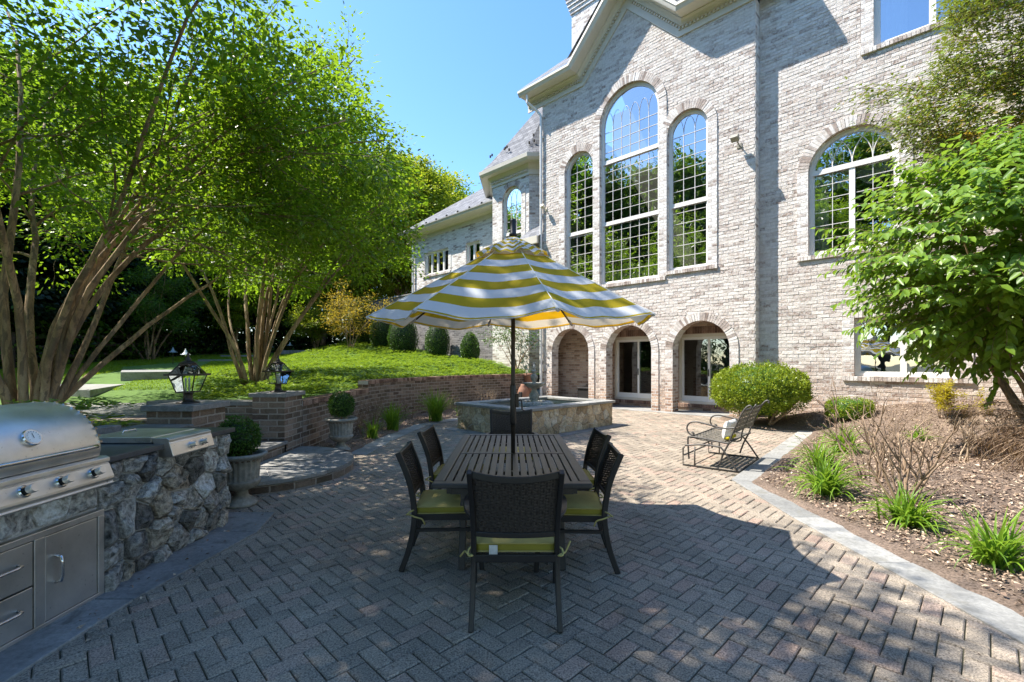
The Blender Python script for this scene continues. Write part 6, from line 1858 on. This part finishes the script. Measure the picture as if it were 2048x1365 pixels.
# --- tufts, bare shrubs and litter
def tuft(name, x, y, z, label, n, Ln, seed, mat='lily', spread=.5, group='daylily tufts'):
    r_ = random.Random(seed); mb = MB()
    for _ in range(n):
        a = r_.uniform(0, 2 * PI); l = Ln * r_.uniform(.6, 1.15); lean = r_.uniform(.15, 1.0) * spread; w0 = r_.uniform(.009, .015)
        bx_, by_ = r_.gauss(0, .05), r_.gauss(0, .05); b = len(mb.v); sx_, sy_ = -math.sin(a), math.cos(a); ph = R(80) ; px, pz_ = 0.0, 0.0
        ang = R(90) - lean * .6; K = 7
        for k in range(K + 1):
            t = k / K; wv = w0 * (1 - t ** 2.2) + .0006
            X = bx_ + math.cos(a) * px; Y = by_ + math.sin(a) * px
            mb.v += [(X + sx_ * wv / 1, Y + sy_ * wv, max(.0, pz_)), (X, Y, max(0, pz_ - .004)), (X - sx_ * wv, Y - sy_ * wv, max(.0, pz_))]
            px += l / K * math.cos(ang); pz_ += l / K * math.sin(ang); ang -= lean * 2.4 / K * (.4 + t)
        for k in range(K):
            for q in range(2): mb.f.append((b + 3 * k + q, b + 3 * k + q + 1, b + 3 * k + q + 4, b + 3 * k + q + 3))
    o = mb.build(name, LM[mat], None, True, fixn=False, loc=(x, y, z)); return tag(o, label, 'plant', group)
def gp(px, py, zf=bed):
    """where the view ray through a spot of the photograph meets the bed"""
    dx, dz = (px - 1024) / 930, (725 - py) / 930
    t = .5
    while t < 60:
        if 1.54 + dz * t < zf(dx * t, t): break
        t += .01
    return (dx * t, t, zf(dx * t, t))
for i, (px, py, n, Ln, lab) in enumerate(((1652, 990, 110, .5, 'large daylily tuft by the corner of the stone edging'), (1690, 905, 90, .5, 'daylily tuft behind the large one, beside the low hedge'), (1815, 1050, 100, .36, 'daylily tuft at the foot of the bare branching shrub'),
                                     (1992, 1130, 80, .42, 'daylily tuft nearest the viewer, close to the stone edging'), (1835, 882, 40, .3, 'pale daylily tuft half hidden behind the bare shrub'), (1640, 935, 60, .45, 'daylily tuft between the stone edging and the large tuft'))):
    x, y, z = gp(px, py); tuft('daylily', x, y, z - .01, lab, int(n * 1.5), Ln * 1.12, 100 + i, spread=1.35)
for i, (x, y, n, Ln, lab) in enumerate(((-1.95, 11.95, 230, .82, 'bright upright grass clump at the bend of the left bed'), (-2.65, 10.3, 170, .62, 'shaded daylily clump in the left bed'), (-2.75, 9.2, 70, .42, 'small daylily nearest the far urn'), (-1.42, 13.0, 45, .36, 'small daylily just left of the pond'))):
    tuft('daylily', x, y, .03, lab, n, Ln, 120 + i, spread=.75)
def bareshrub(name, loc, label, n, H, seed, mat='twig', lean=.5, r0=.011, cat='shrub', group='leafless shrubs', kids=4, yellow=0):
    random.seed(seed); mb = MB(); acc = ([], [], [])
    def rec(p, d, Ln, r_, lev):
        pts = limb(p, d, Ln, 6, .16, Vector((0, 0, .25)))
        mb.tube(pts, [r_ * (1 - .09 * i) for i in range(7)], 5 if lev else 6)
        if yellow and lev > 0: twigleaves(acc, pts, yellow, .03)
        if lev < 3:
            for k in range(random.randint(1, kids - lev if kids - lev > 1 else 1) if lev else kids):
                q, dq = pick(pts, random.uniform(.4, 1)); rec(q, dq + rv(.38) + Vector((0, 0, .1)), Ln * random.uniform(.4, .65), max(.0025, r_ * .55), lev + 1)
    for k in range(n):
        a = random.uniform(0, 2 * PI); l = random.uniform(.1, lean)
        rec((math.cos(a) * .09, math.sin(a) * .09, -.04), (math.cos(a) * l, math.sin(a) * l, 1), H * random.uniform(.45, .7), r0 * random.uniform(.7, 1.3), 0)
    if yellow:
        t = tag(empty(name, loc), label, cat, group); acc = joinacc(acc)
        mb.build('stem', M[mat], t, True, fixn=False); m = len(acc[0])
        finish('foliage', leafmesh('foliage', acc[0], acc[1], acc[2], rng.uniform(.7, 1.3, m) * .04, rng.uniform(.7, 1.2, m) * .022, .1), LM['yellow'], t)
        return t
    return tag(mb.build(name, M[mat], None, True, fixn=False, loc=loc), label, cat, group)
x, y, z = gp(1815, 1012); bareshrub('bare_shrub', (x, y, z), 'large leafless branching shrub rising from the mulch by the daylily tufts', 9, 1.25, 131, 'twig', .5, .017, kids=3)
x, y, z = gp(1740, 960); bareshrub('bare_shrub', (x, y, z), 'tall leafless shrub behind the large tuft, left of the largest one', 10, 1.35, 132, 'twig', .4, .012, kids=3)
x, y, z = gp(1925, 925); bareshrub('bare_shrub', (x, y, z), 'small sprouting leafless shrub in the middle of the mulch', 5, .9, 133, 'twigpale', .5, .01)
x, y, z = gp(2010, 880); bareshrub('bare_shrub', (x, y, z), 'low pale leafless shrub near the right wall', 7, .55, 134, 'twigpale', .9, .008)
x, y, z = gp(1890, 835); bareshrub('yellow_shrub', (x, y, z), 'small yellow-leaved shrub against the foot of the brick wall', 9, .75, 135, 'twig', .7, .008, group=None, yellow=14)
for i, (x, y, h, lab) in enumerate(((-3.1, 9.6, .75, 'leafless brown shrub against the low wall, nearest the far urn'), (-3.05, 10.7, .85, 'leafless brown shrub behind the shaded daylily clump'), (-2.75, 12.3, .8, 'leafless brown shrub where the retaining wall bends'), (-1.9, 13.8, .7, 'leafless pale shrub behind the bright grass clump'), (-.95, 15.4, .8, 'leafless pale shrub left of the umbrella pole, by the wall'))):
    bareshrub('bare_shrub', (x, y, .03), lab, 11, h, 140 + i, 'twig' if i < 3 else 'twigpale', .65, .008)
# ivy-covered multi-stem shrub by the house corner
myrtle('wall_shrub', (.15, 18.7, 1.25), 'wiry multi-stemmed shrub trained against the terrace wall by the house corner', 8, 2.4, 1.2, .035, 64, (), .075, 18, 'box', 2.6, nsec=5, nter=3, cat='shrub')
def litter(name, poly, n, zf, seed, label, lo=.014, hi=.05, wfun=None):
    r_ = np.random.default_rng(seed); P = []; xs = [p[0] for p in poly]; ys = [p[1] for p in poly]
    while len(P) < n:
        x = r_.uniform(min(xs), max(xs)); y = r_.uniform(min(ys), max(ys))
        if inpoly(x, y, poly) and (y < 4 or r_.random() < 4.5 / y + .25): P.append((x, y, zf(x, y) + r_.uniform(.004, .02)))
    d = r_.normal(size=(n, 3)); d[:, 2] *= .25; nn = r_.normal(size=(n, 3)) * .35; nn[:, 2] += 1
    l = r_.uniform(lo, hi, n) * np.where(r_.random(n) < .03, 1.8, 1)
    tag(finish(name, leafmesh(name, P, d, nn, l, l * r_.uniform(.3, .75, n), .15, curl=.15), M['chip']), label, 'leaf litter', None, 'stuff')
litter('leaf_litter', [(3.13, 1.8), (3.16, 5.9), (6.85, 10.25), (6.2, 11.6), (8.0, 11.4), (12, 8), (12, 1.8)], 60000, lambda x, y: bed(x, y) + .006, 7, 'dry leaves and bark chips strewn over the mulch bed')
litter('leaf_litter', [(-3.4, 8), (-2.75, 8), (-2.4, 11.3), (-1.6, 12.6), (-.4, 14.6), (.4, 16.8), (-.4, 16.8), (-1.7, 15.2), (-3.0, 12.7), (-3.45, 11)], 3500, lambda x, y: .05, 8, 'dry leaves and chips on the narrow bed below the retaining wall')
litter('leaf_litter', [(-2.2, 1.6), (2.6, 1.6), (2.7, 6), (5, 10), (-1, 10), (-2.2, 7)], 90, lambda x, y: -.001, 9, 'few fallen leaves scattered on the paved court', .02, .05)
litter('leaf_litter', [(-2.7, 2.4), (-2.3, 2.4), (-2.1, 4.7), (-2.65, 4.7)], 60, lambda x, y: .012, 10, 'crumbs of dark leaves on the slate strip below the grill island', .012, .035)

# --- broad-leaved shrub and holly at the right
def leafy(name, loc, label, cat, mat, ell, ntw, nl, leaf, seed, twl, droop, base, nstem, stem_r, big, ragged=.3, ratio=.55, keep=None, sprig=None):
    random.seed(seed); r_ = np.random.default_rng(seed); t = tag(empty(name, loc), label, cat)
    cx, cy, cz, rx, ry, rz_ = ell; wood = MB(); P = []; D = []; Nn = []
    P2 = []; D2 = []; N2 = []
    ends = []
    for k in range(nstem):
        v = Vector((random.gauss(0, 1), random.gauss(0, 1), random.gauss(.1, .8))).normalized()
        e = Vector((cx + v.x * rx * .75, cy + v.y * ry * .75, cz + v.z * rz_ * .7)); b = Vector(base) + Vector((random.gauss(0, .12), random.gauss(0, .12), 0))
        m = b.lerp(e, .5) + Vector((0, 0, .25)) + rv(.15); pts = catmull([b, b.lerp(m, .5) + rv(.06), m, e], 4)
        wood.tube(pts, [stem_r * (1 - .85 * i / (len(pts) - 1)) for i in range(len(pts))], 6); ends.append(pts)
    for k in range(ntw):
        v = Vector(tuple(r_.normal(size=3))).normalized(); q = random.uniform(.35, 1) ** .45 * (1 + ragged * mnoise.noise((v.x * 2.2 + seed, v.y * 2.2, v.z * 2.2)))
        p = Vector((cx + v.x * rx * q, cy + v.y * ry * q, cz + v.z * rz_ * q))
        if keep and not keep(p): continue
        o = Vector((v.x, v.y, v.z * .45)).normalized()
        st_ = limb(p - o * twl * .6, o + Vector((0, 0, .25)), twl * random.uniform(.7, 1.3), 6, .1, Vector((0, 0, -droop)))
        wood.tube(st_, [.005 * (1 - .1 * i) for i in range(7)], 4)
        dead = sprig and (p - Vector(sprig[:3])).length < sprig[3]
        for j in range(nl):
            f = .12 + .88 * j / (nl - 1); a, d = pick(st_, min(.999, f)); s_ = d.cross(Vector((0, 0, 1))).normalized() * (1 if j % 2 else -1)
            dd = d * .55 + s_ * random.uniform(.5, 1) + Vector((0, 0, -droop * random.uniform(.5, 1.6))) + rv(.18)
            tgt = (P2, D2, N2) if dead else (P, D, Nn)
            if not big: a = a + rv(.055)
            tgt[0].append(a); tgt[1].append(dd); tgt[2].append(Vector((0, 0, 1)) + o * .5 + rv(.3))
    wood.build('stem', M['bark'], t, True, fixn=False); n = len(P)
    finish('foliage', leafmesh('foliage', P, D, Nn, r_.uniform(.65, 1.2, n) * leaf, r_.uniform(.8, 1.15, n) * leaf * ratio, .13, big, .12), LM[mat], t)
    if P2:
        n = len(P2); finish('dried_foliage', leafmesh('dried_foliage', P2, D2, N2, r_.uniform(.65, 1.2, n) * leaf, r_.uniform(.8, 1.15, n) * leaf * ratio, .13, big, .12), LM['gold'], t)
    return t
leafy('broadleaf_shrub', (0, 0, 0), 'big bright shrub with broad pointed leaves, covering the right corner of the house', 'shrub', 'viburnum', (7.4, 6.6, 3.08, 2.25, 1.8, 1.75), 1450, 13, .15, 201, .7, .5, (7.7, 6.6, bed(7.7, 6.6) - .1), 16, .045, True, .32, .56,
      keep=lambda p: not (p.x < 5.0 and p.z > 3.2))
leafy('holly_tree', (0, 0, 0), 'sparse small-leaved dark holly reaching across the upper right wall', 'tree', 'holly', (9.15, 8.2, 6.5, 2.4, 1.5, 2.8), 2300, 18, .09, 202, .5, .12, (10.0, 8.2, .3), 18, .05, False, .55, .5, sprig=(8.2, 8.1, 5.6, .55), keep=lambda p: not (p.z > 6.6 and p.x / p.y < .93))
# threadleaf maple mound at the right edge
tl = tag(empty('threadleaf_maple', (6.75, 5.35, bed(6.75, 5.35))), 'wispy brown threadleaf maple at the right edge of the mulch bed', 'shrub')
random.seed(9); wood = MB(); acc = ([], [], [])
for k in range(70):
    a = random.uniform(0, 2 * PI); Ln = random.uniform(.8, 1.5); d = Vector((math.cos(a) * .9, math.sin(a) * .9, random.uniform(.8, 1.5)))
    pts = limb((0, 0, .1), d, Ln, 9, .1, Vector((0, 0, -1.9))); wood.tube(pts, [.014 * (1 - .09 * i) for i in range(10)], 5)
    for q in range(7):
        p, dp = pick(pts, random.uniform(.4, 1)); st_ = limb(p, dp + rv(.5), .4, 5, .15, Vector((0, 0, -.7))); wood.tube(st_, [.003] * 6, 3)
        twigleaves(acc, st_, 26, .03, .9)
wood.build('stem', M['twig'], tl, True, fixn=False); acc = joinacc(acc); n = len(acc[0])
finish('foliage', leafmesh('foliage', acc[0], acc[1], acc[2], rng.uniform(.06, .11, n), .006, .05), LM['thread'], tl)
